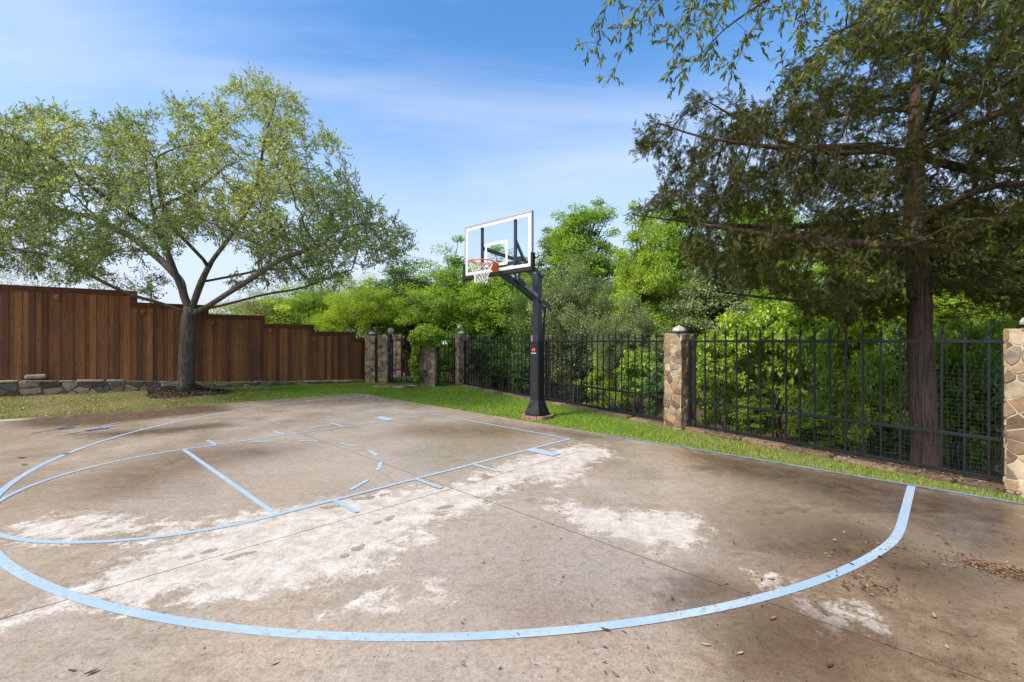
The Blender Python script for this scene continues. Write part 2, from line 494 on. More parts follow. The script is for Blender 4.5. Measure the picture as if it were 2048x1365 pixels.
def mat_glass():
    m = NT('clear acrylic')
    lw = m.n('ShaderNodeLayerWeight'); lw.inputs[0].default_value = 0.25
    g = m.n('ShaderNodeBsdfGlossy'); g.inputs['Roughness'].default_value = 0.03
    t = m.n('ShaderNodeBsdfTransparent'); t.inputs[0].default_value = (0.96, 0.975, 0.98, 1)
    mx = m.n('ShaderNodeMixShader'); m.l(m.math('MULTIPLY', lw.outputs['Fresnel'], 0.55), mx.inputs[0])
    m.l(t.outputs[0], mx.inputs[1]); m.l(g.outputs[0], mx.inputs[2])
    return m.done(mx.outputs[0])
M['glass'] = mat_glass()

# ------------------------------------------------------------------ ground geometry
OX = np.array([-0.638, 4.92])                       # where the two joints cross
UX = nrm(np.array([0.7135, -0.7006])); VX = np.array([-UX[1], UX[0]])
V_EDGE = 3.60
def u_left(v): return -9.09 - 0.1066 * (3.6 - v)
def slab_uv(xy): 
    q = np.asarray(xy) - OX
    return q @ UX, q @ VX
def slab_out(xy):
    """distance outside the slab, negative inside"""
    u, v = slab_uv(xy)
    return np.maximum(v - V_EDGE, (u_left(v) - u) * 0.994)

WA = np.array([-12.8, 11.45]); WB = np.array([-5.45, 17.0])     # foot of the retaining wall
WD = nrm(WB - WA); WN = np.array([-WD[1], WD[0]])               # along, and away from the court
FD = np.array([0.527, -0.85]); FN = np.array([-0.85, -0.527])   # iron fence: along, and towards the court
PC = [np.array([5.475, 4.79]), np.array([3.127, 8.575]), np.array([0.78, 12.36]), np.array([-1.83, 16.6])]

def wall_s(xy): return (np.asarray(xy) - WA) @ WD
def wall_t(xy): return (np.asarray(xy) - WA) @ WN
def iron_t(xy):
    """distance beyond the iron fence, negative on the court side"""
    q = np.asarray(xy, float)
    a = -((q - PC[1]) @ FN)
    d2 = nrm(PC[3] - PC[2]); n2 = np.array([d2[1], -d2[0]])
    b = (q - PC[2]) @ n2
    return np.where(q[..., 1] > PC[2][1], b, a)
TREE = np.array([-9.40, 13.15])

def zground(xy):
    xy = np.asarray(xy, float)
    so = slab_out(xy)
    wt = wall_t(xy); ws = np.clip(wall_s(xy) / 9.2, 0, 1)
    z = np.full(so.shape, -0.045)
    rise = (0.24 - 0.15 * ws) * np.clip(1 + wt / 2.4, 0, 1) ** 1.1
    z = z + rise * (so > 0)
    z = z + 0.09 * np.exp(-((xy - TREE) ** 2).sum(-1) / 0.5) * (so > 0)
    z = np.where(so < -0.05, -0.16, z)
    z = np.where((wt > 0.1), 0.12 - 0.3 * np.clip(wt / 6, 0, 1), z)
    it = iron_t(xy)
    behind = (it > 0.15) & (wt < 0.5)
    z = np.where(behind, -0.04 - 1.0 * np.clip((it - 0.15) / 5.0, 0, 1) ** 1.2 + 0.8 * np.clip((it - 7) / 9, 0, 1), z)
    return z

gx = np.unique(np.concatenate([np.arange(-18, 12.01, 0.12), np.linspace(-160, -18, 24), np.linspace(12, 160, 24)]))
gy = np.unique(np.concatenate([np.arange(-4, 20.01, 0.12), np.linspace(-60, -4, 12), np.linspace(20, 220, 30)]))
X, Y = np.meshgrid(gx, gy)
XY = np.stack([X.ravel(), Y.ravel()], -1)
Z = zground(XY) + 0.012 * np.sin(XY[:, 0] * 3.1) * np.cos(XY[:, 1] * 2.7)
nx, ny = len(gx), len(gy)
i, j = np.meshgrid(np.arange(nx - 1), np.arange(ny - 1))
a = (j * nx + i).ravel()
GF = np.stack([a, a + 1, a + nx + 1, a + nx], -1)
def dryness(xy):
    """how strawy the lawn is: the strip under the oak is thin and yellow"""
    w = wall_s(xy); 
    f = np.clip((6.4 - w) / 3.0, 0, 1) * (wall_t(xy) < 0.2) * (xy[:, 0] < -5)
    f2 = np.clip((xy[:, 0] - 1.5) / 2.0, 0, 1) * 0.6
    return np.clip(f + f2, 0, 1)
woods = np.clip(iron_t(XY) * 6, 0, 1) + np.clip(wall_t(XY) * 3, 0, 1)
me = np_mesh(np.c_[XY, Z], GF, {'dry': dryness(XY), 'woods': np.clip(woods, 0, 1)})
tag(link_mesh('ground', me, M['ground'], None, True), kind='structure')

# ---- the concrete court, stains stored as distances to their outlines
def axis(a, b, step, extra, lo, hi, big):
    return np.unique(np.round(np.concatenate([np.arange(a, b, step), np.array(extra), np.arange(lo, a, big), np.arange(b, hi + 1e-6, big)]), 5))
JW = 0.0028
ua = axis(-10.05, 4.6, 0.026, [-JW, JW, -0.0034, 0.0034, -0.0042, 0.0042], -10.05, 10.2, 0.28)
va = axis(-3.9, 3.6, 0.026, [-JW, JW, -0.0034, 0.0034, -0.0042, 0.0042, V_EDGE], -9.9, 3.6, 0.28)
ua = ua[(np.abs(ua) > 0.0036) | np.isclose(np.abs(ua), JW) | np.isclose(np.abs(ua), 0.0034)]
va = va[(np.abs(va) > 0.0036) | np.isclose(np.abs(va), JW) | np.isclose(np.abs(va), 0.0034)]
va = va[va <= V_EDGE]
U_, V_ = np.meshgrid(ua, va)
ul = u_left(V_)
Um = np.where(U_ < -6, -6 + (U_ + 6) / (ua.min() + 6) * (ul + 6), U_)
CX = OX + Um[..., None] * UX + V_[..., None] * VX
CXY = CX.reshape(-1, 2)
jmask = ((np.abs(U_) < 0.0036) | (np.abs(V_) < 0.0036)).ravel().astype(float)
jdeep = ((np.abs(U_) < 0.003) | (np.abs(V_) < 0.003)).ravel().astype(float)
rim = ((U_ <= ua.min() + 1e-6) | (V_ >= va.max() - 1e-6)).ravel()
CZ = -0.008 * jdeep
# settle the slab very slightly so that reflections are not those of a mirror
CZ = CZ + 0.0016 * np.sin(CXY[:, 0] * 1.7 + 0.6) * np.cos(CXY[:, 1] * 1.3)
nx, ny = len(ua), len(va)
i, j = np.meshgrid(np.arange(nx - 1), np.arange(ny - 1))
a = (j * nx + i).ravel()
CF = np.stack([a, a + 1, a + nx + 1, a + nx], -1)
# slab sides
top = (ny - 1) * nx + np.arange(nx)
lef = np.arange(ny) * nx
ring = np.concatenate([lef, top[1:]])
base = len(CXY)
CXYa = np.concatenate([CXY, CXY[ring]]); CZa = np.concatenate([CZ, np.full(len(ring), -0.14)])
k = np.arange(len(ring) - 1)
side = np.stack([ring[k], ring[k + 1], base + k + 1, base + k], -1)

def poly_sdf(xy, poly):
    """signed distance to a polygon, positive inside"""
    p = np.asarray(poly); q = np.roll(p, -1, 0)
    d = np.full(len(xy), 1e9); inside = np.zeros(len(xy), bool)
    for a, b in zip(p, q):
        e = b - a; w = xy - a
        t = np.clip((w @ e) / max(e @ e, 1e-12), 0, 1)
        d = np.minimum(d, np.linalg.norm(w - t[:, None] * e, axis=1))
        c1 = (a[1] > xy[:, 1]) != (b[1] > xy[:, 1])
        with np.errstate(divide='ignore', invalid='ignore'):
            xi = a[0] + (xy[:, 1] - a[1]) / (b[1] - a[1]) * (b[0] - a[0])
        inside ^= c1 & (xy[:, 0] < xi)
    return np.where(inside, d, -d)
def stain(xy, polys):
    f = np.full(len(xy), -1.0)
    for p in polys: f = np.maximum(f, poly_sdf(xy, [G(*q) for q in p]))
    return np.clip(f, -1, 1)
def z5(pts): return [(x * 0.5859, 760 + y * 0.5857) for x, y in pts]
def z6(pts): return [(1100 + x * 0.4629, 860 + y * 0.4629) for x, y in pts]
DRY = [z5([(-60, 870), (0, 815), (150, 765), (260, 690), (420, 610), (560, 565), (700, 520), (900, 455), (1100, 405), (1300, 385), (1520, 370), (1640, 320), (1800, 262), (1960, 222), (2060, 222), (2100, 260), (1900, 310), (1760, 375), (1640, 430), (1480, 490), (1380, 560), (1300, 575), (1310, 622), (1240, 660), (1080, 690), (900, 690), (800, 735), (690, 760), (600, 725), (480, 790), (360, 770), (250, 740), (120, 800), (0, 850)]),
       z5([(30, 540), (60, 500), (200, 470), (400, 470), (560, 500), (740, 475), (960, 440), (960, 462), (700, 512), (500, 540), (250, 548)]),
       z6([(0, 300), (150, 330), (330, 350), (480, 340), (600, 370), (640, 420), (590, 500), (440, 520), (330, 470), (200, 440), (60, 390)]),
       z6([(0, 150), (120, 80), (250, 62), (300, 90), (200, 140), (80, 200), (0, 240)]),
       [(715, 1212), (745, 1192), (768, 1215), (730, 1224)], [(865, 1185), (880, 1168), (888, 1180), (872, 1192)],
       [(1640, 1222), (1700, 1215), (1720, 1240), (1670, 1245)], [(1520, 1150), (1560, 1152), (1545, 1166)],
       [(0, 838), (341, 814), (341, 819), (0, 845)]]
WET = [[(20, 845), (60, 832), (200, 822), (330, 812), (440, 809), (470, 822), (320, 836), (200, 852), (60, 856)],
       [(150, 868), (300, 858), (440, 846), (460, 852), (330, 868), (200, 876)],
       [(1400, 905), (1500, 918), (1700, 952), (2100, 1022), (2300, 1130), (1960, 1110), (1840, 1060), (1700, 1010), (1520, 960), (1420, 935)],
       [(1500, 1085), (1580, 1060), (1700, 1050), (1800, 1075), (1840, 1110), (1960, 1130), (2150, 1180), (1900, 1190), (1760, 1150), (1640, 1130), (1540, 1120)],
       [(1320, 1190), (1400, 1160), (1440, 1180), (1400, 1200), (1350, 1215)],
       [(1480, 1240), (1620, 1225), (1760, 1290), (1700, 1365), (1500, 1330)],
       [(1090, 858), (1180, 868), (1240, 880), (1160, 878)],
       [(484, 903), (505, 899), (524, 901), (520, 907), (496, 908)]]
MID = [[(1330, 895), (1500, 915), (1800, 968), (2300, 1060), (2600, 1700), (1500, 1700), (1420, 1330), (1330, 1240), (1360, 1170), (1440, 1120), (1400, 1040), (1480, 985), (1400, 940)],
       [(820, 850), (1000, 845), (1120, 862), (1020, 880), (900, 880), (780, 868)],
       [(160, 960), (330, 905), (470, 890), (620, 890), (560, 915), (420, 935), (300, 985), (180, 1000)],
       [(1000, 1180), (1180, 1150), (1260, 1210), (1180, 1260), (1040, 1240)]]
FILM = [z6([(-200, 430), (0, 420), (200, 480), (420, 560), (560, 640), (480, 720), (400, 800), (100, 800), (-300, 700), (-400, 560)]),
        [(840, 890), (960, 880), (1060, 885), (980, 930), (880, 950), (800, 920)],
        [(520, 800), (640, 790), (720, 787), (800, 795), (820, 805), (700, 806), (560, 812)],
        [(600, 1000), (650, 985), (690, 975), (680, 995), (640, 1008)]]
bu, bv = slab_uv(CXYa)
broom = np.clip((CXYa[:, 0] - 2.35 - 0.1 * CXYa[:, 1]) / 0.5, 0, 1) * (CXYa[:, 1] < 4.2)
me = np_mesh(np.c_[CXYa, CZa], np.concatenate([CF, side]),
             {'dry': stain(CXYa, DRY), 'wet': stain(CXYa, WET), 'mid': stain(CXYa, MID), 'film': stain(CXYa, FILM),
              'joint': np.concatenate([jmask, np.zeros(len(ring))]), 'broom': broom})
court = tag(link_mesh('concrete_court', me, M['concrete'], None, False), kind='structure')

# ---- painted court markings: thin sheets lying on the slab, children of the court
HOOP = np.array([-0.567, 8.467]); FT = np.array([-3.4625, 5.421])
VC = nrm(FT - HOOP); UC = np.array([-VC[1], VC[0]])               # towards the free throw line; to the right seen from it
if UC[0] < 0: UC = -UC
zlev = [0.0032]
def marking(name, strips, mat=None, label=None):
    zlev[0] += 0.0003
    V = []; F = []
    for pts, w in strips:
        pts = np.array(pts, float); t = nrm(np.gradient(pts, axis=0)); n = np.c_[-t[:, 1], t[:, 0]]
        b = len(V)
        for p, q in zip(pts, n):
            V.append((*(p + q * w / 2), zlev[0])); V.append((*(p - q * w / 2), zlev[0]))
        for i in range(len(pts) - 1): F.append((b + 2 * i, b + 2 * i + 1, b + 2 * i + 3, b + 2 * i + 2))
    o = link_mesh(name, np_mesh(np.array(V), np.array(F)), mat or M['paint'], court)
    if label: o['label'] = label
    return o
def line(p, q, n=24): return [np.array(p) + (np.array(q) - np.array(p)) * t for t in np.linspace(0, 1, n)]
def at(c, a, b): return c + VC * a + UC * b
LW = 0.052
half = 1.83
aF = float((FT - HOOP) @ VC)
bl0, bl1 = G(870, 828), G(1142, 881)
aB = float((((bl0 + bl1) / 2) - HOOP) @ VC)
# three point line: arc and two straight ends
r3, b3 = 6.03, 5.957
th0 = math.acos(b3 / r3)
arc = [at(HOOP, r3 * math.sin(t), -r3 * math.cos(t)) for t in np.linspace(th0, math.pi - th0, 120)]
def to_edge(b):
    a = 0.0
    while slab_out(at(HOOP, a, b)) < -0.02: a -= 0.02
    return at(HOOP, a, b)
tp = np.array(line(to_edge(-b3), arc[0], 12)[:-1] + arc + line(arc[-1], to_edge(b3), 12)[1:])
for _ in range(4): tp[1:-1] = (tp[:-2] + 2 * tp[1:-1] + tp[2:]) / 4
marking('three_point_line', [(tp, 0.068)])
marking('free_throw_line', [(line(at(HOOP, aF, -half), at(HOOP, aF, half)), LW)])
circ = lambda a0, a1, n=60: [at(FT, half * math.sin(t), -half * math.cos(t)) for t in np.linspace(a0, a1, n)]
marking('free_throw_circle', [(circ(0, math.pi, 90), LW)] + [(circ(-0.22, 0.0, 8), LW), (circ(math.pi, math.pi + 0.22, 8), LW)] +
        [(circ(-x - 0.10, -x + 0.10, 8), LW) for x in np.linspace(0.55, math.pi - 0.55, 6)])
marking('lane_line', [(line(at(HOOP, aB, -half), at(HOOP, aF, -half)), 0.05)])
marking('lane_line', [(line(at(HOOP, aB, half), at(HOOP, aF, half)), 0.05)])
marking('key_baseline', [(line(at(HOOP, aB, -half), at(HOOP, aB, half)), 0.045)])
def along(px, py): return float((G(px, py) - HOOP) @ VC)
tk = [along(962, 934), along(840, 962), along(672, 1004)]
for sgn in (-1, 1):
    ts = tk if sgn > 0 else [along(672, 850), along(555, 866), along(422, 885)]
    for a_ in ts:
        marking('lane_tick', [(line(at(HOOP, a_, sgn * half), at(HOOP, a_, sgn * (half + 0.48)), 6), 0.05)])
    ab = along(1066, 901) if sgn > 0 else along(766, 837)
    marking('lane_block', [(line(at(HOOP, ab, sgn * (half - 0.02)), at(HOOP, ab, sgn * (half + 0.5)), 6), 0.2)])
e0 = OX + UX * (-8.9) + VX * (V_EDGE - 0.035); e1 = OX + UX * 6.0 + VX * (V_EDGE - 0.035)
marking('edge_line', [(line(OX + UX * (-0.4) + VX * (V_EDGE - 0.03), e1, 60), 0.06)], M['edgepaint'])
# two dark blue brush strokes on the left
marking('paint_stroke', [([G(62, 868), G(110, 860), G(158, 848)], 0.035)], M['paintdark'])
marking('paint_smear', [([G(118, 860), G(135, 857.5), G(150, 855)], 0.10)], M['paintdark'])
marking('paint_stroke', [([G(112, 872), G(180, 861), G(240, 845)], 0.035)])
marking('paint_smear', [([G(172, 863), G(195, 859), G(216, 857)], 0.11)], M['paintdark'])
marking('paint_smear', [([G(205, 857), G(222, 853), G(236, 852)], 0.08)])

# wet footprints on the dry band
def blob(name, px, py, L, Wd, ang, heel=True):
    L *= .85; Wd *= .8
    zlev[0] = 0.003 + 0.00015 * (len(court.children) % 12)
    c = G(px, py); V = []; F = []
    def ell(cc, a, b, n=18):
        s0 = len(V); V.append((*cc, zlev[0]))
        for k in range(n):
            t = 2 * math.pi * k / n; rr = 1 + 0.12 * math.sin(3 * t + px) + 0.06 * math.sin(7 * t)
            q = np.array([a * math.cos(t) * rr, b * math.sin(t) * rr])
            R = np.array([[math.cos(ang), -math.sin(ang)], [math.sin(ang), math.cos(ang)]])
            V.append((*(cc + R @ q), zlev[0]))
        for k in range(n): F.append((s0, s0 + 1 + k, s0 + 1 + (k + 1) % n))
    d = np.array([math.cos(ang), math.sin(ang)])
    if heel:
        ell(c + d * L * 0.24, L * 0.25, Wd * 0.5); ell(c - d * L * 0.32, L * 0.17, Wd * 0.38)
    else: ell(c, L * 0.5, Wd * 0.5)
    return link_mesh(name, np_mesh(np.array(V), np.array(F)), M['wetprint'], court)
for (x, y, L, w, an, hl) in [(705, 1103, .29, .10, 1.15, True), (768, 1041, .28, .10, .95, True), (660, 1015, .22, .11, .3, False),
                             (400, 1108, .27, .09, .8, True), (478, 1113, .24, .10, .7, False), (727, 997, .26, .12, .35, False),
                             (757, 992, .27, .10, .6, True), (890, 1015, .22, .1, .5, False), (1060, 1000, .2, .1, .4, False)]:
    blob('wet_footprint', x, y, L, w, an, hl)

# ------------------------------------------------------------------ stonework
PAL = np.array([(.41, .30, .18), (.45, .36, .235), (.33, .205, .11), (.25, .20, .145), (.17, .11, .07), (.48, .39, .25), (.25, .16, .105), (.40, .27, .14), (.32, .265, .19)])
MORTAR = (0.36, 0.30, 0.22)
def voronoi_cells(w, h, cw, chh, seed):
    r = random.Random(seed); pts = []; y = 0.0; row = 0
    while y < h:
        hh = chh * r.uniform(0.75, 1.3); x = -cw * r.random()
        while x < w:
            ww = cw * r.uniform(0.6, 1.45)
            pts.append((x + ww / 2 + r.uniform(-.12, .12) * cw, y + hh / 2 + r.uniform(-.11, .11) * hh)); x += ww
        y += hh
    cells = []
    P = np.array(pts)
    for i, p in enumerate(P):
        poly = [(0, 0), (w, 0), (w, h), (0, h)]
        dd = ((P - p) ** 2).sum(1); order = np.argsort(dd)[1:14]
        for j in order:
            q = P[j]; mx, my = (p + q) / 2; nx_, ny_ = q - p
            out = []
            for a in range(len(poly)):
                A, B = poly[a], poly[(a + 1) % len(poly)]
                da = (A[0] - mx) * nx_ + (A[1] - my) * ny_; db = (B[0] - mx) * nx_ + (B[1] - my) * ny_
                if da <= 0: out.append(A)
                if (da < 0 < db) or (db < 0 < da):
                    t = da / (da - db); out.append((A[0] + (B[0] - A[0]) * t, A[1] + (B[1] - A[1]) * t))
            poly = out
            if len(poly) < 3: break
        if len(poly) >= 3:
            q = np.array(poly); ar = 0.5 * abs(np.dot(q[:, 0], np.roll(q[:, 1], 1)) - np.dot(q[:, 1], np.roll(q[:, 0], 1)))
            if ar > 0.0004: cells.append(q)
    return cells
def stone_panel(mb, w, h, mapf, cw, ch, seed, gap=0.008, thick=0.016):
    """irregular rubble set in mortar over a w x h face; mapf(x, y, depth) -> point"""
    r = random.Random(seed * 7 + 1)
    for q in voronoi_cells(w, h, cw, ch, seed):
        c = q.mean(0); d = q - c
        size = np.linalg.norm(d, axis=1).mean()
        q = c + d * max(0.25, 1 - gap / max(size, .02))
        # round the corners and roughen the edge
        n = len(q); pts = []
        for k in range(n):
            a, b = q[k], q[(k + 1) % n]
            pts += [a + (b - a) * 0.10, a + (b - a) * 0.5 + np.array([r.gauss(0, 1), r.gauss(0, 1)]) * size * .05, a + (b - a) * 0.90]
        pts = np.array(pts); t = thick * r.uniform(0.35, 1.25); tx, ty = r.gauss(0, .12), r.gauss(0, .12)
        col = PAL[r.randrange(len(PAL))] * r.uniform(0.5, 0.9)
        mb.col = tuple(col)
        ring = lambda s, dep: [mapf(*(c + (p - c) * s), dep + dep * ((p - c)[0] * tx + (p - c)[1] * ty) / max(size, .02)) for p in pts]
        V = ring(1.0, -0.006) + ring(0.985, t * 0.62) + ring(0.90, t + r.gauss(0, .001)) + [mapf(*c, t * r.uniform(.95, 1.25))]
        m = len(pts); F = []
        for L in range(2):
            for k in range(m): F.append((L * m + k, L * m + (k + 1) % m, (L + 1) * m + (k + 1) % m, (L + 1) * m + k))
        for k in range(m): F.append((2 * m + k, 2 * m + (k + 1) % m, 3 * m))
        mb.add(V, F)

def lamp_parts(parent, c):
    m = MB(); m.lathe([(0.0, 0), (0.155, 0.0), (0.155, 0.035), (0.135, 0.05), (0.0, 0.05)], c, 8, math.pi / 8)
    b = m.build('lamp', M['iron'], parent)
    m = MB(); m.lathe([(0.125, 0.045), (0.13, 0.075), (0.105, 0.118), (0.055, 0.142), (0.03, 0.146), (0.025, 0.165), (0.0, 0.17)], c, 8, math.pi / 8)
    m.build('lamp_dome', M['lampglass'], b)

def stone_pillar(c, label, h=1.72, w=0.40, wd=None, ax=None, lamp=True, seed=1, zb=-0.12, cat='pillar', detail=1.0):
    ax = FD if ax is None else nrm(ax); ay = np.array([-ax[1], ax[0]]); wd = wd or w
    t = thing('stone_pillar', label, cat, (c[0], c[1], zb), group='stone pillars of the boundary')
    m = MB(); m.col = MORTAR
    A = np.array([[*ax, 0], [*ay, 0], [0, 0, 1.0]])
    m.cbox((c[0], c[1], (h + zb - 0.02) / 2), (w - 0.03, wd - 0.03, h - zb - 0.02), A, 0.01)
    c3 = np.array([*c, zb])
    for k, (dirn, wide, off) in enumerate(((ax, wd, w), (-ax, wd, w), (ay, w, wd), (-ay, w, wd))):
        n3 = np.array([*dirn, 0]); side = np.array([-dirn[1], dirn[0], 0])
        o = c3 + n3 * (off / 2 - 0.018) - side * wide / 2
        stone_panel(m, wide, h - zb, lambda x, y, dep, o=o, n3=n3, side=side: o + side * x + np.array([0, 0, y]) + n3 * dep, 0.205 / detail, 0.115 / detail, seed * 10 + k)
    # rough flat stones bedded on the top
    r = random.Random(seed)
    o = c3 + np.array([0, 0, h - zb - 0.03]) - A[0] * w / 2 - A[1] * wd / 2
    stone_panel(m, w, wd, lambda x, y, dep, o=o: o + A[0] * x + A[1] * y + np.array([0, 0, dep]), 0.24, 0.24, seed * 10 + 6, 0.01, 0.03)
    m.build('pillar_shaft', M['stone'], t)
    if lamp: lamp_parts(t, (c[0], c[1], h - 0.01))
    return t

stone_pillar(PC[0], 'tall stone pillar cut off by the right edge of the photo, nearest of all', seed=3, h=1.715)
stone_pillar(PC[1], 'stone pillar with white lamp cap between the two nearest iron fence panels', seed=8)
stone_pillar(PC[2], 'stone pillar mostly hidden behind the black padded basketball pole', seed=5, h=1.74)
stone_pillar(PC[3], 'stone pillar with white lamp cap just right of the ivy covered pillar', seed=12, h=1.80, w=0.44)
IVYP = np.array([-2.95, 16.4])
stone_pillar(IVYP, 'stone pillar buried under bright green ivy beside the iron gate', seed=16, h=1.86, w=0.62, wd=.5, lamp=False, ax=(1, -0.12))
PA = np.array([-5.23, 17.15]); PB = np.array([-4.72, 17.0])
stone_pillar(PA, 'stone pillar with white lamp cap at the low end of the wooden fence', seed=21, h=1.79, w=0.40, ax=(1, -0.15))
stone_pillar(PB, 'yellowish stone pillar without lamp on the left side of the gate', seed=25, h=1.80, w=0.38, ax=(1, -0.15), lamp=False)
stone_pillar(np.array([-5.03, 20.2]), 'pale stone pillar seen through the bars of the iron gate', seed=29, h=1.86, w=0.38, ax=(1, 0), lamp=False)

# ---- retaining wall under the wooden fence
WLEN = 9.3; S0 = -6.0
def wall_top(s): return float(np.interp(s, [-3, 0.3, 2.2, 4.6, 9.3], [0.58, 0.55, 0.46, 0.27, 0.11]))
def wall_base(s): return float(np.interp(s, [-3, 0, 9.3], [0.06, 0.06, -0.02]))
wall = thing('retaining_wall', 'low rubble stone retaining wall tapering along the foot of the wooden fence', 'wall', (*WA, 0))
m = MB(); m.col = tuple(np.array(MORTAR) * 0.7)
ss = np.linspace(S0, WLEN, 30); V = []
for s in ss:
    p = WA + WD * s
    for (off, z) in ((0.025, wall_base(s) - .2), (0.025, wall_top(s) - .02), (0.36, wall_top(s) - .02), (0.36, wall_base(s) - .2)):
        q = p + WN * off; V.append((q[0], q[1], z))
F = []
for k in range(len(ss) - 1):
    for e in range(4):
        F.append((k * 4 + e, (k + 1) * 4 + e, (k + 1) * 4 + (e + 1) % 4, k * 4 + (e + 1) % 4))
F.append((0, 1, 2, 3)); F.append(tuple(4 * (len(ss) - 1) + e for e in (3, 2, 1, 0)))
m.add(V, F)
def wmap(x, y, dep):
    s = S0 + x; zb = wall_base(s); zt = wall_top(s)
    p = WA + WD * s - WN * (dep - 0.012)
    return (p[0], p[1], zb + (zt - zb) * y / 0.5)
stone_panel(m, WLEN - S0, 0.5, wmap, 0.36, 0.17, 91, 0.013, 0.04)
m.build('wall_face', M['stone'], wall)
m = MB(); r = random.Random(5); s = S0
while s < WLEN - 0.1:
    L = min(r.uniform(0.3, 0.75), WLEN - s); mid = s + L / 2
    h = 0.045 * r.uniform(0.7, 1.2)
    col = PAL[r.choice([0, 1, 3, 5, 8, 2])] * r.uniform(0.7, 1.0); m.col = tuple(col)
    n = 12; lo = []; 
    for kk in range(n):
        th = 2 * math.pi * kk / n
        cx_, cy_ = math.copysign(abs(math.cos(th)) ** .5, math.cos(th)), math.copysign(abs(math.sin(th)) ** .5, math.sin(th))
        lo.append((mid + cx_ * (L / 2 - .006) * r.uniform(.93, 1), 0.13 + cy_ * 0.19 * r.uniform(.85, 1.0)))
    zt = wall_top(mid) - 0.012 + r.uniform(-.004, .004); tl = r.uniform(-.02, .02)
    V = []
    for dz, sc in ((0, .97), (h * .35, 1.0), (h * .8, .985), (h, .93)):
        for (a, b) in lo:
            p = WA + WD * (mid + (a - mid) * sc) + WN * (0.13 + (b - .13) * sc)
            V.append((p[0], p[1], zt + dz + (wall_top(a) - wall_top(mid)) + tl * (b - .13)))
    F = [tuple(range(3 * n, 4 * n))]
    for lv in range(3):
        for kk in range(n): F.append((lv * n + kk, lv * n + (kk + 1) % n, (lv + 1) * n + (kk + 1) % n, (lv + 1) * n + kk))
    m.add(V, F); s += L
m.build('coping', M['stone'], wall)
# a loose block left on the wall
m = MB(); m.col = tuple(PAL[1] * .8); q = WA + WD * 0.62 + WN * .16
m.cbox((q[0], q[1], 0.655), (0.40, 0.2, 0.11), np.array([[*WD, 0.02], [*WN, 0], [-0.02, 0, 1]]), 0.03)
tag(m.build('loose_stone', M['stone']), 'single loose flat stone block lying on top of the retaining wall', 'stone')

# ---- wooden fence
def fence_s(px, off=0.2):
    dx = (px - 1024) / FPX; a = WA + WN * off
    # a + WD*s = t*(dx,1)
    A = np.array([[WD[0], -dx], [WD[1], -1]]); s, t = np.linalg.solve(A, -a); return s, t
wf = thing('wooden_fence', 'brown stained board fence stepping down towards the gate', 'fence', (*WA, 0))
secs = [(-150, 272, 2.975), (272, 415, 2.655), (415, 527, 2.38), (527, 626, 2.115), (626, 709, 1.88), (709, 731, 1.655)]
r = random.Random(11)
FA = np.array([[*WD, 0], [*WN, 0], [0, 0, 1.0]])
def fpt(s, off, z): q = WA + WD * s + WN * off; return (q[0], q[1], z)
prev = None
for k, (x0, x1, zt) in enumerate(secs):
    s0 = fence_s(x0)[0] if k else -6.0; s1 = fence_s(x1)[0]
    m = MB(); s = s0; alt = 0
    while s < s1 - 0.01:
        wdt = 0.135 if alt % 2 == 0 else 0.105
        wdt *= r.uniform(.95, 1.05)
        e = min(s + wdt, s1)
        if s1 - e < .05: e = s1 + .004
        mid = (s + e) / 2
        m.col = (min(1, max(0, r.gauss(0.5, 0.21))), 0, r.random())
        zb = wall_top(mid) + 0.012 + r.uniform(0, .012)
        off = 0.20 if alt % 2 == 0 else 0.222
        m.cbox(fpt(mid, off + 0.01 * 0, (zb + zt) / 2), (e - s + (-.004 if alt % 2 == 0 else 0.03), 0.02, zt - zb), FA, 0.003)
        s = e; alt += 1
    m.build('board_panel', M['wood'], wf)
    m = MB(); m.col = (0.12, 0, r.random())
    L = s1 - s0 + 0.02
    m.cbox(fpt((s0 + s1) / 2 + 0.012, 0.205, zt + 0.018), (L + 0.05, 0.15, 0.038), FA, 0.006)
    m.col = (0.1, 0, r.random()); m.cbox(fpt((s0 + s1) / 2, 0.178, zt - 0.055), (L, 0.022, 0.105), FA, 0.003)
    m.col = (0.16, 0, r.random()); m.cbox(fpt((s0 + s1) / 2, 0.158, zt - 0.022), (L, 0.02, 0.04), FA, 0.003)
    if k < len(secs) - 1:       # trim down the step
        z2 = secs[k + 1][2]
        m.col = (0.1, 0, r.random()); m.cbox(fpt(s1 - 0.05, 0.176, (zt + z2) / 2 - 0.11), (0.10, 0.021, zt - z2 + 0.0), FA, 0.003)
        m.cbox(fpt(s1 + 0.016, 0.205, (zt + z2) / 2 + 0.018), (0.03, 0.13, zt - z2 - 0.04), FA, 0.004)
    m.build('cap_rail', M['wood'], wf)
for px, py in ((115, 595), (286, 624), (425, 647), (541, 662), (628, 680)):
    s, d = fence_s(px, 0.16); z = EYE + (682.5 - py) / FPX * d
    m = MB(); m.col = (0.75, 0, r.random())
    m.cbox(fpt(s, 0.14, z), (0.10, 0.10, 0.12), FA, 0.012)
    m.col = (0.5, 0, r.random()); m.cbox(fpt(s, 0.16, z - 0.085), (0.075, 0.06, 0.05), FA, 0.012)
    m.build('post_corbel', M['wood'], wf)

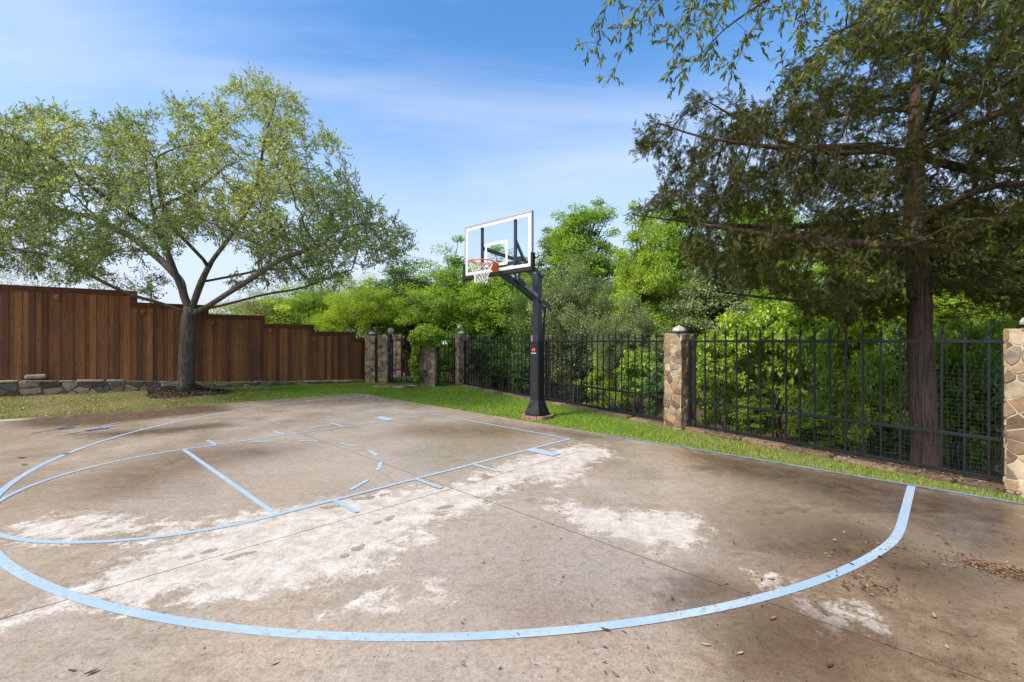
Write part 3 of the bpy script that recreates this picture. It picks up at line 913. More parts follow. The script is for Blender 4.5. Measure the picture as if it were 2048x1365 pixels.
# ---- iron fence panels
mp_ = MB(); mp_.cbox((0, 0, 0.84), (0.022, 0.022, 1.62), None, 0.003)
mp_.cbox((0, 0, 1.655), (0.034, 0.034, 0.016), None, 0.004)
mp_.lathe([(0.010, 1.66), (0.018, 1.69), (0.013, 1.715), (0.011, 1.74), (0.0, 1.775)], (0, 0, 0), 6)
mp_.box((0, 0, 1.695), (0.046, 0.008, 0.012)); mp_.box((0, 0, 1.695), (0.008, 0.046, 0.012))
def_picket = [None]
def picket(parent, c, rz, zoff=0.0):
    if def_picket[0] is None:
        o = mp_.build('picket', M['iron'], parent, local=True); def_picket[0] = o
    else:
        o = def_picket[0].copy(); COL.objects.link(o); o.parent = parent
    pl = chain_loc(parent)
    o.location = (c[0] - pl[0], c[1] - pl[1], zoff - pl[2]); o.rotation_euler = (0, 0, rz)
    return o
def iron_panel(p0, p1, n, label, mesh=False, name='iron_fence', cat='fence', group='iron fence panels', ztop=1.575, zlow=0.065, zmid=0.50, zp=0.0, stile=True):
    p0 = np.array(p0); p1 = np.array(p1); d = nrm(p1 - p0); rz = math.atan2(d[1], d[0])
    mid = (p0 + p1) / 2
    t = thing(name, label, cat, (*mid, 0), group=group)
    for z in (zlow, zmid, ztop):
        m = MB(); m.beam((*p0, z), (*p1, z), 0.030, 0.040); m.build('rail', M['iron'], t)
    L = np.linalg.norm(p1 - p0)
    for k in range(n):
        q = p0 + d * (L * (k + 0.75) / (n + 0.5)); picket(t, q, rz, zp)
    if stile:
        for q in (p0 + d * .03, p1 - d * .03):
            m = MB(); m.cbox((*q, (ztop + 0.03) / 2), (0.045, 0.045, ztop + 0.02), np.array([[*d, 0], [-d[1], d[0], 0], [0, 0, 1]]), 0.004); m.build('stile', M['iron'], t)
    if mesh:
        m = MB(); nn = np.array([-d[1], d[0]]); 
        if nn @ FN > 0: nn = -nn
        b = 0.0016
        A = np.array([[*d, 0], [*nn, 0], [0, 0, 1.0]])
        for z in np.arange(0.1, 1.35, 0.05):
            q = mid + nn * 0.026; m.box((q[0], q[1], z), (L - .08, b, b * 1.2), A)
        for x in np.arange(0.05, L - .05, 0.10):
            q = p0 + d * x + nn * 0.0285; m.box((q[0], q[1], 0.72), (b * 1.2, b, 1.25), A)
        m.build('wire_mesh', M['wire'], t)
    return t
iron_panel(PC[1] + FD * .2, PC[0] - FD * .2, 20, 'black iron fence panel in front of the thick cedar trunk', True)
iron_panel(PC[2] + FD * .2, PC[1] - FD * .2, 21, 'black iron fence panel right of the padded basketball pole', True)
dd = nrm(PC[2] - PC[3])
iron_panel(PC[3] + dd * .23, PC[2] - dd * .2, 22, 'black iron fence panel left of the padded basketball pole', True)
iron_panel(IVYP + np.array([.29, -.02]), PC[3] - np.array([.22, .03]), 4, 'narrow black iron fence panel between two stone pillars', zlow=0.1, ztop=1.66, zmid=0.48, zp=0.06)
g = iron_panel(np.array([-4.43, 16.92]), np.array([-3.26, 16.55]), 5, 'black iron gate with open bars beside the ivy', name='iron_gate', cat='gate', group=None, ztop=1.62, zmid=0.52, zlow=0.08, zp=0.03)
m = MB(); m.cbox((-4.47, 16.93, 0.9), (0.04, 0.04, 1.84), None, 0.006); gp = m.build('gate_post', M['iron'], g)
m = MB(); m.lathe([(0.0, -.125)] + [(0.125 * math.sin(a), -0.125 * math.cos(a)) for a in np.linspace(0.2, math.pi - 0.2, 12)] + [(0, .125)], (-4.47, 16.93, 1.945), 18); m.build('ball_finial', M['ball'], gp, True)
m = MB(); m.cbox((-4.46, 16.90, 1.02), (0.09, 0.05, 0.16), None, 0.008); m.build('latch', M['iron'], g)
# slim steel post between the two stone pillars
m = MB(); m.cbox((-4.975, 16.95, 0.85), (0.045, 0.045, 1.72), None, 0.005)
tag(m.build('steel_post', M['iron']), 'slim black steel post standing in the gap between two gate side pillars', 'post')
# low board fence beyond the gate
t = thing('low_wooden_fence', 'short low brown board fence seen through the iron gate', 'fence', (-4.4, 20.6, 0))
m = MB(); x = -4.82
while x < -3.7:
    m.col = (r.uniform(.2, .7), 0, r.random()); m.cbox((x + .065, 20.6, 0.53), (.128, .02, 1.02), None, .003); x += .132
m.build('board_panel', M['wood'], t)
m = MB(); m.col = (.15, 0, .3); m.cbox((-4.26, 20.6, 1.06), (1.2, .12, .035), None, .005); m.cbox((-4.26, 20.57, 1.0), (1.16, .02, .09), None, .003); m.build('cap_rail', M['wood'], t)

# ---- rough stone kerb under the iron fence
def kerb(p0, p1, w, zt, seed, label):
    p0 = np.array(p0); p1 = np.array(p1); d = nrm(p1 - p0); n = np.array([-d[1], d[0]])
    if n @ FN < 0: n = -n
    L = np.linalg.norm(p1 - p0); rr = random.Random(seed)
    m = MB(); s = 0.0
    while s < L - .05:
        l = min(rr.uniform(.35, .8), L - s); k = 10
        m.col = tuple(np.array((.15, .098, .062)) * rr.uniform(.6, 1.4))
        V = []; jit = [rr.uniform(.8, 1.1) for _ in range(k)]
        z1 = zt + rr.uniform(-.02, .02); tl = rr.uniform(-.06, .06)
        for lv, (dz, sc) in enumerate(((-.16, 1.0), (z1 - .025, 1.0), (z1 - .005, .96), (z1, .86))):
            for q in range(k):
                th = 2 * math.pi * q / k
                cx_, cy_ = math.copysign(abs(math.cos(th)) ** .45, math.cos(th)), math.copysign(abs(math.sin(th)) ** .45, math.sin(th))
                p = p0 + d * (s + l / 2 + cx_ * (l / 2 + .004) * sc) + n * (cy_ * w / 2 * sc * jit[q])
                V.append((p[0], p[1], dz + (tl * cy_ * w / 2 if lv else 0)))
        F = [tuple(range(3 * k, 4 * k))]
        for lv in range(3):
            for q in range(k): F.append((lv * k + q, lv * k + (q + 1) % k, (lv + 1) * k + (q + 1) % k, (lv + 1) * k + q))
        m.add(V, F); s += l
    return tag(m.build('stone_kerb', M['stone']), label, 'kerb', 'rough stone kerbs under the iron fence')
kerb(PC[1] + FD * .19 + FN * .03, PC[0] - FD * .19 + FN * .03, .28, 0.005, 3, 'reddish rough stone kerb under the nearest iron fence panel')
kerb(PC[2] + FD * .19 + FN * .03, PC[1] - FD * .19 + FN * .03, .28, 0.01, 4, 'rough stone kerb under the fence panel right of the basketball pole')
kerb(PC[3] + dd * .22 + FN * .03, PC[2] - dd * .19 + FN * .03, .28, 0.02, 6, 'rough stone kerb under the fence panel left of the basketball pole')
# flagstone threshold at the gate
m = MB(); stone_panel(m, 1.5, 1.0, lambda x, y, dep: (-4.85 + x - .25 * y * 0, 15.75 + y * 0.9 - x * .1, -0.012 + dep * .7), .5, .4, 44, .012, .03)
tag(m.build('gate_threshold', M['stone']), 'reddish flagstone threshold in the grass before the iron gate', 'paving')

# ------------------------------------------------------------------ basketball hoop
BF = np.array([-0.305, 8.742])                     # foot of the board's face centre
PT = 1.2115
PO = BF - VC * PT                                  # pole
def Hh(a, b, z):                                   # a towards the court from the pole, b along the board, z up
    q = PO + VC * a + UC * b; return np.array([q[0], q[1], z])
HA = np.array([[*VC, 0], [*UC, 0], [0, 0, 1.0]])
hoop = thing('basketball_hoop', 'black in-ground basketball hoop with clear backboard and padded pole', 'basketball hoop', (*PO, 0))
m = MB(); m.cbox(Hh(0, 0, 1.5), (.155, .155, 2.98), HA, .012); pole = m.build('pole', M['pole'], hoop)
m = MB(); m.cbox(Hh(0, 0, 2.992), (.165, .165, .012), HA, .003); m.build('pole_cap', M['steel'], pole)
# pad: straight sleeve and flared skirt with slack folds
m = MB()
def sq(h, z, rnd=.2):
    out = []
    for (sx, sy) in ((1, 1), (-1, 1), (-1, -1), (1, -1)):
        for (u, v) in (((1, 1 - rnd), (1 - rnd, 1)) if sx * sy > 0 else ((1 - rnd, 1), (1, 1 - rnd))):
            out.append(Hh(sx * h * u, sy * h * v, z))
    return out
levels = [(0.106, 1.575), (0.113, 1.57), (.113, 1.2), (.116, .8), (.113, .34), (.122, .325)]
V = []
for (h, z) in levels: V += sq(h, z)
F = [(0, 1, 2, 3, 4, 5, 6, 7)]
for lv in range(len(levels) - 1):
    for q in range(8): F.append((lv * 8 + q, (lv + 1) * 8 + q, (lv + 1) * 8 + (q + 1) % 8, lv * 8 + (q + 1) % 8))
m.add(V, F); pad = m.build('pole_pad', M['pad'], hoop)
m = MB(); levels = [(.118, .345), (.127, .33), (.16, .22), (.2, .10), (.208, .045), (.205, .03)]
V = []
for kk, (h, z) in enumerate(levels):
    ringp = sq(h, z, .25)
    V += ringp
F = []
for lv in range(len(levels) - 1):
    for q in range(8): F.append((lv * 8 + q, (lv + 1) * 8 + q, (lv + 1) * 8 + (q + 1) % 8, lv * 8 + (q + 1) % 8))
m.add(V, F)
m.tube([Hh(.121, .05, .35), Hh(.15, .0, .27), Hh(.19, -.1, .19)], [.008, .011, .005], 6)
m.tube([Hh(.125, .125, .33), Hh(.165, .165, .2), Hh(.2, .2, .07)], [.01, .013, .012], 6)
m.tube([Hh(.02, .13, .33), Hh(-.03, .17, .2), Hh(-.06, .2, .07)], [.008, .011, .008], 6)
m.build('pad_skirt', M['pad'], hoop)
# logo and word on the pad
def text_mesh(name, s, size, origin, ex, ey, mat, parent, squash=1.0, align='CENTER'):
    cu = bpy.data.curves.new('txt', 'FONT'); cu.body = s; cu.size = size; cu.align_x = align; cu.extrude = 0.0006
    cu.offset = size * 0.018
    to = bpy.data.objects.new('txt', cu); COL.objects.link(to)
    dg = bpy.context.evaluated_depsgraph_get(); dg.update()
    me = bpy.data.meshes.new_from_object(to.evaluated_get(dg)); bpy.data.objects.remove(to)
    ex = nrm(np.array(ex)); ey = nrm(np.array(ey)); ez = np.cross(ex, ey); off = chain_loc(parent)
    for v in me.vertices:
        v.co = Vector(np.array(origin) + ex * v.co.x * squash + ey * v.co.y + ez * v.co.z - off)
    me.materials.clear()
    return link_mesh(name, me, mat, parent)
NV = np.array([*VC, 0]); NU = np.array([*UC, 0])
text_mesh('pad_lettering', 'Goalrilla', .040, Hh(.1178, 0, 1.315), NU, (0, 0, 1), M['white'], pad)
m = MB()
fa = .1172
def shape(pts, th=.002):
    V = [Hh(fa, b, z) for b, z in pts] + [Hh(fa + th, b, z) for b, z in pts]; k = len(pts)
    F = [tuple(range(k, 2 * k))] + [(i, (i + 1) % k, k + (i + 1) % k, k + i) for i in range(k)]
    m.add(V, F)
z0 = 1.365
shape([(-.035, z0 + .005), (-.012, z0), (-.008, z0 + .035), (.002, z0 + .042), (-.002, z0 + .06), (-.03, z0 + .05), (-.042, z0 + .03)])
shape([(.002, z0 + .042), (.012, z0 + .035), (.012, z0), (.032, z0), (.034, z0 + .04), (.045, z0 + .052), (.03, z0 + .066), (-.002, z0 + .06)])
m.build('pad_logo', M['orangelogo'], pad)
# backboard
TB, BB, HWD = 3.90, 2.865, 0.915
bd = PT                                             # a of the board's face
m = MB(); m.cbox(Hh(bd - .008, 0, (TB + BB) / 2), (.012, 2 * HWD - .05, TB - BB - .05), HA, .002); board = m.build('backboard', M['glass'], hoop)
m = MB()
fw = .034
m.cbox(Hh(bd - .018, 0, TB - fw / 2), (.05, 2 * HWD, fw), HA, .005); m.cbox(Hh(bd - .018, 0, BB + fw / 2), (.05, 2 * HWD, fw), HA, .005)
for s_ in (-1, 1): m.cbox(Hh(bd - .018, s_ * (HWD - fw / 2), (TB + BB) / 2), (.05, fw, TB - BB - 2 * fw), HA, .005)
m.build('board_frame', M['alu'], board)
m = MB(); bw = .052; xi = HWD - fw - .006
m.box(Hh(bd + .0, 0, TB - fw - bw / 2 - .004), (.003, 2 * xi, bw), HA); m.box(Hh(bd, 0, BB + fw + .012 + bw / 2), (.003, 2 * xi, bw), HA)
for s_ in (-1, 1): m.box(Hh(bd, s_ * (xi - bw / 2), (TB + BB) / 2 + .004), (.003, bw, TB - BB - 2 * fw - 2 * bw - .016), HA)
m.build('board_border', M['white'], board)
m = MB(); z0, z1 = 3.01, 3.47; w2 = .305
m.box(Hh(bd + .0, 0, z1 - .025), (.003, 2 * w2, .05), HA); m.box(Hh(bd, 0, z0 + .025), (.003, 2 * w2, .05), HA)
for s_ in (-1, 1): m.box(Hh(bd, s_ * (w2 - .025), (z0 + z1) / 2), (.003, .05, z1 - z0 - .1), HA)
m.build('target_square', M['white'], board)
m = MB()
m.cbox(Hh(bd - .012, 0, BB - .005), (.09, 2 * HWD + .05, .075), HA, .012)
for s_ in (-1, 1): m.cbox(Hh(bd - .012, s_ * (HWD + .002), BB + .16), (.088, .055, .255), HA, .012)
m.build('edge_pad', M['boardpad'], board)
m = MB(); q = -.78
m.box(Hh(bd + .001, q, 3.06), (.002, .05, .035), HA); m.box(Hh(bd + .001, q + .03, 3.10), (.002, .035, .02), HA)
m.build('sticker', mat_plain('pale blue sticker', (.25, .45, .68), .5), board)
# struts and arms
for s_ in (-1, 1):
    m = MB(); m.cbox(Hh(bd - .062, s_ * .45, 3.355), (.04, .058, .95), HA, .004)
    for z in (3.72, 3.62, 3.2, 3.0): m.lathe([(0, -.004), (.012, -.004), (.012, .006), (0, .006)], Hh(bd - .04, s_ * .45, z), 6)
    m.build('board_strut', M['pole'], hoop)
    m = MB(); m.beam(Hh(bd - .085, s_ * .45, 3.42), Hh(.52, s_ * .085, 3.22), .04, .07, (0, 0, 1)); m.build('strut_arm', M['pole'], hoop)
    m = MB(); m.beam(Hh(.62, s_ * .095, 3.235), Hh(-.10, s_ * .095, 2.93), .012, .085); m.build('upper_arm', M['pole'], hoop)
    m = MB(); m.beam(Hh(.70, s_ * .10, 2.80), Hh(-.36, s_ * .10, 2.27), .012, .10)
    boom = m.build('lower_arm', M['pole'], hoop)
    if s_ > 0: boom_near = boom
    m = MB(); m.beam(Hh(.60, s_ * .05, 3.25), Hh(.62, s_ * .05, 2.70), .035, .05, (1, 0, 0)); m.build('link_bar', M['pole'], hoop)
    for (a_, z_) in ((0.0, 2.972), (.0, 2.45), (-.31, 2.295), (.60, 3.225)):
        m = MB(); p = Hh(a_, s_ * .106, z_); m.tube([p, p + np.array([*(UC * s_ * .016), 0])], .014, 8)
        m.build('bolt', M['steel'], hoop)
m = MB(); m.cbox(Hh(bd - .05, 0, 3.03), (.05, .96, .06), HA, .005); m.cbox(Hh(.57, 0, 3.235), (.1, .24, .07), HA, .006); m.build('cross_bar', M['pole'], hoop)
m = MB(); m.beam(Hh(.58, 0, 2.70), Hh(bd - .06, 0, 2.92), .14, .09); m.build('front_arm', M['pole'], hoop)
m = MB(); m.beam(Hh(.60, 0, 2.725), Hh(.05, 0, 2.45), .17, .012); m.build('boom_plate', M['pole'], hoop)
m = MB(); m.tube([Hh(-.27, 0, 2.31), Hh(-.22, 0, 1.95)], .022, 10); m.tube([Hh(-.22, 0, 1.97), Hh(-.165, 0, 1.18)], .033, 10)
m.cbox(Hh(-.115, 0, 1.2), (.11, .06, .08), HA, .006); m.build('adjuster_rod', M['pole'], hoop)
# name plate on the near lower arm
bx = nrm(Hh(.70, .1, 2.80) - Hh(-.36, .1, 2.27)); bn = NU; by = np.cross(bn, bx)
if by[2] < 0: by = -by
lc = Hh(.30, .1075, 2.605)
m = MB(); m.box(lc, (.40, .003, .062), np.array([bx, bn, by])); plate = m.build('name_plate', M['white'], boom_near)
rx = -bx if (-bx)[0] > 0 else bx
text_mesh('plate_lettering', 'G', .06, lc - rx * .165 + bn * .003 - by * .021, rx, by, M['iron'], plate)
text_mesh('plate_lettering', 'ALRILLA', .06, lc + rx * .055 + bn * .003 - by * .021, rx, by, M['iron'], plate)
m = MB(); pc = lc - rx * .112 + bn * .003
rr = [pc + rx * .026 * math.cos(t) + by * .026 * math.sin(t) for t in np.linspace(0, 2 * math.pi, 20, endpoint=False)]
m.add(rr, [tuple(range(20))]); m.build('plate_emblem', mat_plain('red orange print', (.62, .07, .03), .5), plate)
# rim, bracket and net
ra = bd + .385; RR = .2286; RZ = 3.05
m = MB(); ths = np.linspace(0, 2 * math.pi, 41)
m.tube([Hh(ra + RR * math.cos(t), RR * math.sin(t), RZ) for t in ths], .0095, 8, False)
m.tube([Hh(ra + RR * .99 * math.cos(t), RR * .99 * math.sin(t), RZ - .028) for t in np.linspace(math.pi - 1.0, math.pi + 1.0, 14)], .008, 6)
for k in range(12):
    t = 2 * math.pi * (k + .5) / 12
    m.tube([Hh(ra + (RR - .004) * math.cos(t - .07), (RR - .004) * math.sin(t - .07), RZ - .004), Hh(ra + (RR - .012) * math.cos(t), (RR - .012) * math.sin(t), RZ - .03), Hh(ra + (RR - .004) * math.cos(t + .07), (RR - .004) * math.sin(t + .07), RZ - .004)], .004, 5)
rimo = m.build('rim', M['orange'], hoop, True)
m = MB()
m.cbox(Hh(bd + .015, 0, 2.975), (.02, .15, .20), HA, .004)
V = [Hh(bd + .02, b, z) for b in (-.065, .065) for z in (2.90, 3.055)] + [Hh(bd + .15, b, z) for b in (-.075, .075) for z in (3.02, 3.055)]
m.add(V, [(0, 1, 5, 4), (2, 6, 7, 3), (1, 3, 7, 5), (0, 4, 6, 2), (4, 5, 7, 6), (0, 2, 3, 1)])
for s_ in (-1, 1): m.tube([Hh(bd + .03, s_ * .07, 3.04), Hh(bd + .13, s_ * .11, RZ - .005), Hh(ra - RR * math.cos(.8), s_ * RR * math.sin(.8), RZ - .008)], .008, 6)
m.build('rim_bracket', M['orange'], rimo)
m = MB(); NL = 7; NK = 12
def net_pt(k, lv):
    t = 2 * math.pi * (k + .5 * (lv % 2 == 0)) / NK; f = lv / NL
    rad = RR * (1 - .48 * math.sin(min(1, f * 1.2) * math.pi / 2)) + (.010 if lv == NL else 0)
    z = RZ - .028 - .37 * f ** .95
    jr = .008 * math.sin(3.1 * k + 1.7 * lv); jz = .010 * math.sin(2.3 * k + 4.1 * lv)
    return Hh(ra + (rad + jr) * math.cos(t), (rad + jr) * math.sin(t), z + (jz if lv else 0))
for lv in range(NL):
    for k in range(NK):
        o = 1 if lv % 2 == 0 else -1
        for k2 in (k, k + o):
            m.tube([net_pt(k, lv), (net_pt(k, lv) + net_pt(k2 % NK, lv + 1)) / 2 - np.array([0, 0, .004]), net_pt(k2 % NK, lv + 1)], .0042, 5)
        p = net_pt(k, lv)
        if lv: m.lathe([(0, -.008), (.0075, -.004), (.0075, .004), (0, .008)], p, 6)
m.build('net', M['net'], rimo)
# brick ring footing
foot = thing('brick_footing', 'round brick edged footing under the padded basketball pole', 'footing', (*PO, -.1))
m = MB(); m.col = (.30, .26, .21); m.lathe([(.30, -.10), (.30, .028), (0, .032)], (*PO, 0), 32); m.build('footing_slab', M['stone'], foot)
m = MB(); nb = 15
for k in range(nb):
    t0 = 2 * math.pi * k / nb + .015; t1 = 2 * math.pi * (k + 1) / nb - .015
    m.col = tuple(np.array((.27, .15, .105)) * r.uniform(.75, 1.3))
    V = []
    for rad in (.272, .335):
        for z in (-.10, .040 + r.uniform(-.003, .003)):
            for t in np.linspace(t0, t1, 4): V.append((PO[0] + rad * math.cos(t), PO[1] + rad * math.sin(t), z))
    F = []
    for q in range(3): F += [(4 + q, 5 + q, 13 + q, 12 + q), (8 + q, 12 + q, 13 + q, 9 + q), (0 + q, 1 + q, 5 + q, 4 + q)]
    F += [(0, 4, 12, 8), (3, 11, 15, 7)]
    m.add(V, F)
m.build('brick_ring', M['stone'], foot)

# ------------------------------------------------------------------ trees: limbs grown towards points of the crown, then twigs and leaves
def colonize(limbs, A, step, dkill, iters=70, seed=0, up=0.0):
    """space colonisation. limbs: polylines, the first one starts at the root; the others start on an earlier one"""
    rg = np.random.default_rng(seed)
    N = []; par = []
    for li, pl in enumerate(limbs):
        pl = np.array(pl, float)
        seg = np.linalg.norm(np.diff(pl, axis=0), axis=1); cum = np.r_[0, np.cumsum(seg)]
        k = max(2, int(cum[-1] / step) + 1); tt = np.linspace(0, cum[-1], k)
        pts = np.stack([np.interp(tt, cum, pl[:, c]) for c in range(3)], -1)
        # smooth the kinks
        for _ in range(2): pts[1:-1] = (pts[:-2] + 2 * pts[1:-1] + pts[2:]) / 4
        if li == 0: p = -1
        else: p = int(np.argmin(((np.array(N) - pts[0]) ** 2).sum(1)))
        for q in (pts if li == 0 else pts[1:]):
            N.append(q); par.append(p); p = len(N) - 1
    N = [np.array(n) for n in N]
    A = np.array(A); B = np.array(N)
    d2 = ((A[:, None, :] - B[None]) ** 2).sum(-1); near = d2.argmin(1); dist = np.sqrt(d2.min(1))
    grown = {}
    for it in range(iters):
        act = dist > dkill
        if not act.any(): break
        idx = near[act]; dirs = nrm(A[act] - B[idx])
        u, inv = np.unique(idx, return_inverse=True)
        sm = np.zeros((len(u), 3)); np.add.at(sm, inv, dirs)
        sm = nrm(sm) + rg.normal(0, .16, sm.shape) + np.array([0, 0, up]); sm = nrm(sm)
        new = []; npar = []
        for q, (a, s) in enumerate(zip(u, sm)):
            c = grown.get(a, 0)
            if c >= 4: continue
            grown[a] = c + 1
            new.append(B[a] + s * step); npar.append(int(a))
        if not new: break
        new = np.array(new); o = len(B)
        B = np.concatenate([B, new]); par += npar
        d2 = ((A[:, None, :] - new[None]) ** 2).sum(-1); k = d2.argmin(1); dd_ = np.sqrt(d2.min(1))
        better = dd_ < dist; near = np.where(better, o + k, near); dist = np.where(better, dd_, dist)
    return B, np.array(par)

def radii_of(par, tip, root):
    n = len(par); kids = np.zeros(n, int)
    for p in par:
        if p >= 0: kids[p] += 1
    leafs = (kids == 0).sum()
    ex = max(1.5, math.log(leafs) / math.log(root / tip))
    cnt = np.where(kids == 0, 1.0, 0.0)
    for i in range(n - 1, -1, -1):                     # children come after parents
        if par[i] >= 0: cnt[par[i]] += cnt[i]
    return tip * cnt ** (1 / ex), cnt

def wood_mesh(B, par, R, cnt, sides=lambda r: 9 if r > .08 else (6 if r > .025 else 4), flare=0.0, wob=0.0):
    """one tube per branch, following the thickest child"""
    n = len(B); ch = [[] for _ in range(n)]
    for i, p in enumerate(par):
        if p >= 0: ch[p].append(i)
    m = MB(); stack = [(-1, 0)]
    while stack:
        p, s = stack.pop()
        path = [s]; cur = s
        while ch[cur]:
            big = max(ch[cur], key=lambda q: cnt[q])
            for q in ch[cur]:
                if q != big: stack.append((cur, q))
            path.append(big); cur = big
        pts = [B[q] for q in path]; rr = [R[q] for q in path]
        if p >= 0: pts = [B[p]] + pts; rr = [min(R[p], rr[0] * 1.25)] + rr
        else:
            if flare: rr[0] *= 1 + flare; rr[1] *= 1 + flare * .35
        if len(pts) < 2: continue
        rr[-1] *= .5
        m.tube(pts, rr, sides(max(rr)))
    return m

def leaf_mesh(P, D, N, L, Wd, tint, fold=0.12, curve=0.10, pts=4):
    """leaves as small folded blades; every argument an array over the leaves"""
    n = len(P); D = nrm(D); Sd = nrm(np.cross(D, N)); N = np.cross(Sd, D)
    L = np.broadcast_to(L, (n,))[:, None]; Wd = np.broadcast_to(Wd, (n,))[:, None]
    if pts == 4:
        V = np.stack([P, P + D * L * .45 + Sd * Wd * .5 + N * Wd * fold, P + D * L - N * L * curve, P + D * L * .45 - Sd * Wd * .5 + N * Wd * fold], 1)
        F = np.arange(n * 4).reshape(n, 4)
        return np_mesh(V.reshape(-1, 3), F, None, {'tint': tint})
    m1 = P + D * L * .30; m2 = P + D * L * .68 - N * L * curve * .35; tip = P + D * L - N * L * curve
    V = np.stack([P, m1 + Sd * Wd * .48 + N * Wd * fold, m2 + Sd * Wd * .42 + N * Wd * fold, tip, m2 - Sd * Wd * .42 + N * Wd * fold, m1 - Sd * Wd * .48 + N * Wd * fold, m1, m2], 1)
    b = np.arange(n)[:, None] * 8
    F = np.concatenate([b + np.array([[0, 6, 1, 1]]), b + np.array([[6, 7, 2, 1]]), b + np.array([[7, 3, 2, 2]]), b + np.array([[0, 5, 6, 6]]), b + np.array([[5, 4, 7, 6]]), b + np.array([[4, 3, 7, 7]])], 0)
    # as quads and triangles: keep triangles only
    T = []
    for q in ([0, 6, 1], [6, 7, 2], [6, 2, 1], [7, 3, 2], [0, 5, 6], [5, 4, 7], [5, 7, 6], [4, 3, 7]): T.append(b + np.array([q]))
    F = np.concatenate(T, 0)
    return np_mesh(V.reshape(-1, 3), F, None, {'tint': np.tile(tint, 8)})

def shift(me, off):
    n = len(me.vertices); v = np.empty(n * 3, np.float32); me.vertices.foreach_get('co', v)
    me.vertices.foreach_set('co', (v.reshape(-1, 3) - np.asarray(off, np.float32)).ravel()); me.update(); return me

def twigs(B, par, sel, per, length, seed, droop=0.0, outward=None, spread=1.0):
    """short twigs off the thin branches: returns their starts and ends"""
    rg = np.random.default_rng(seed)
    i = np.repeat(sel, per); p0 = B[i]
    d = nrm(B[i] - B[np.maximum(par[i], 0)])
    d = nrm(d * 1.0 + rg.normal(0, .75 * spread, d.shape) + np.array([0, 0, -droop]))
    L = length * rg.uniform(.5, 1.3, len(i))[:, None]
    return p0, p0 + d * L
def twig_mesh(p0, p1, r):
    d = nrm(p1 - p0); a = nrm(np.cross(d, np.array([.3, .2, .9]))); b = np.cross(d, a); V = []
    for q, rr in ((p0, r), (p1, r * .45)):
        for t in (0, 2.094, 4.189): V.append(q + (a * math.cos(t) + b * math.sin(t)) * rr)
    V = np.stack(V, 1); n = len(p0); bi = np.arange(n)[:, None] * 6
    F = np.concatenate([bi + np.array([[0, 1, 4, 3]]), bi + np.array([[1, 2, 5, 4]]), bi + np.array([[2, 0, 3, 5]])])
    return np_mesh(V.reshape(-1, 3), F)
def in_poly(xy, poly): return poly_sdf(xy, poly) 

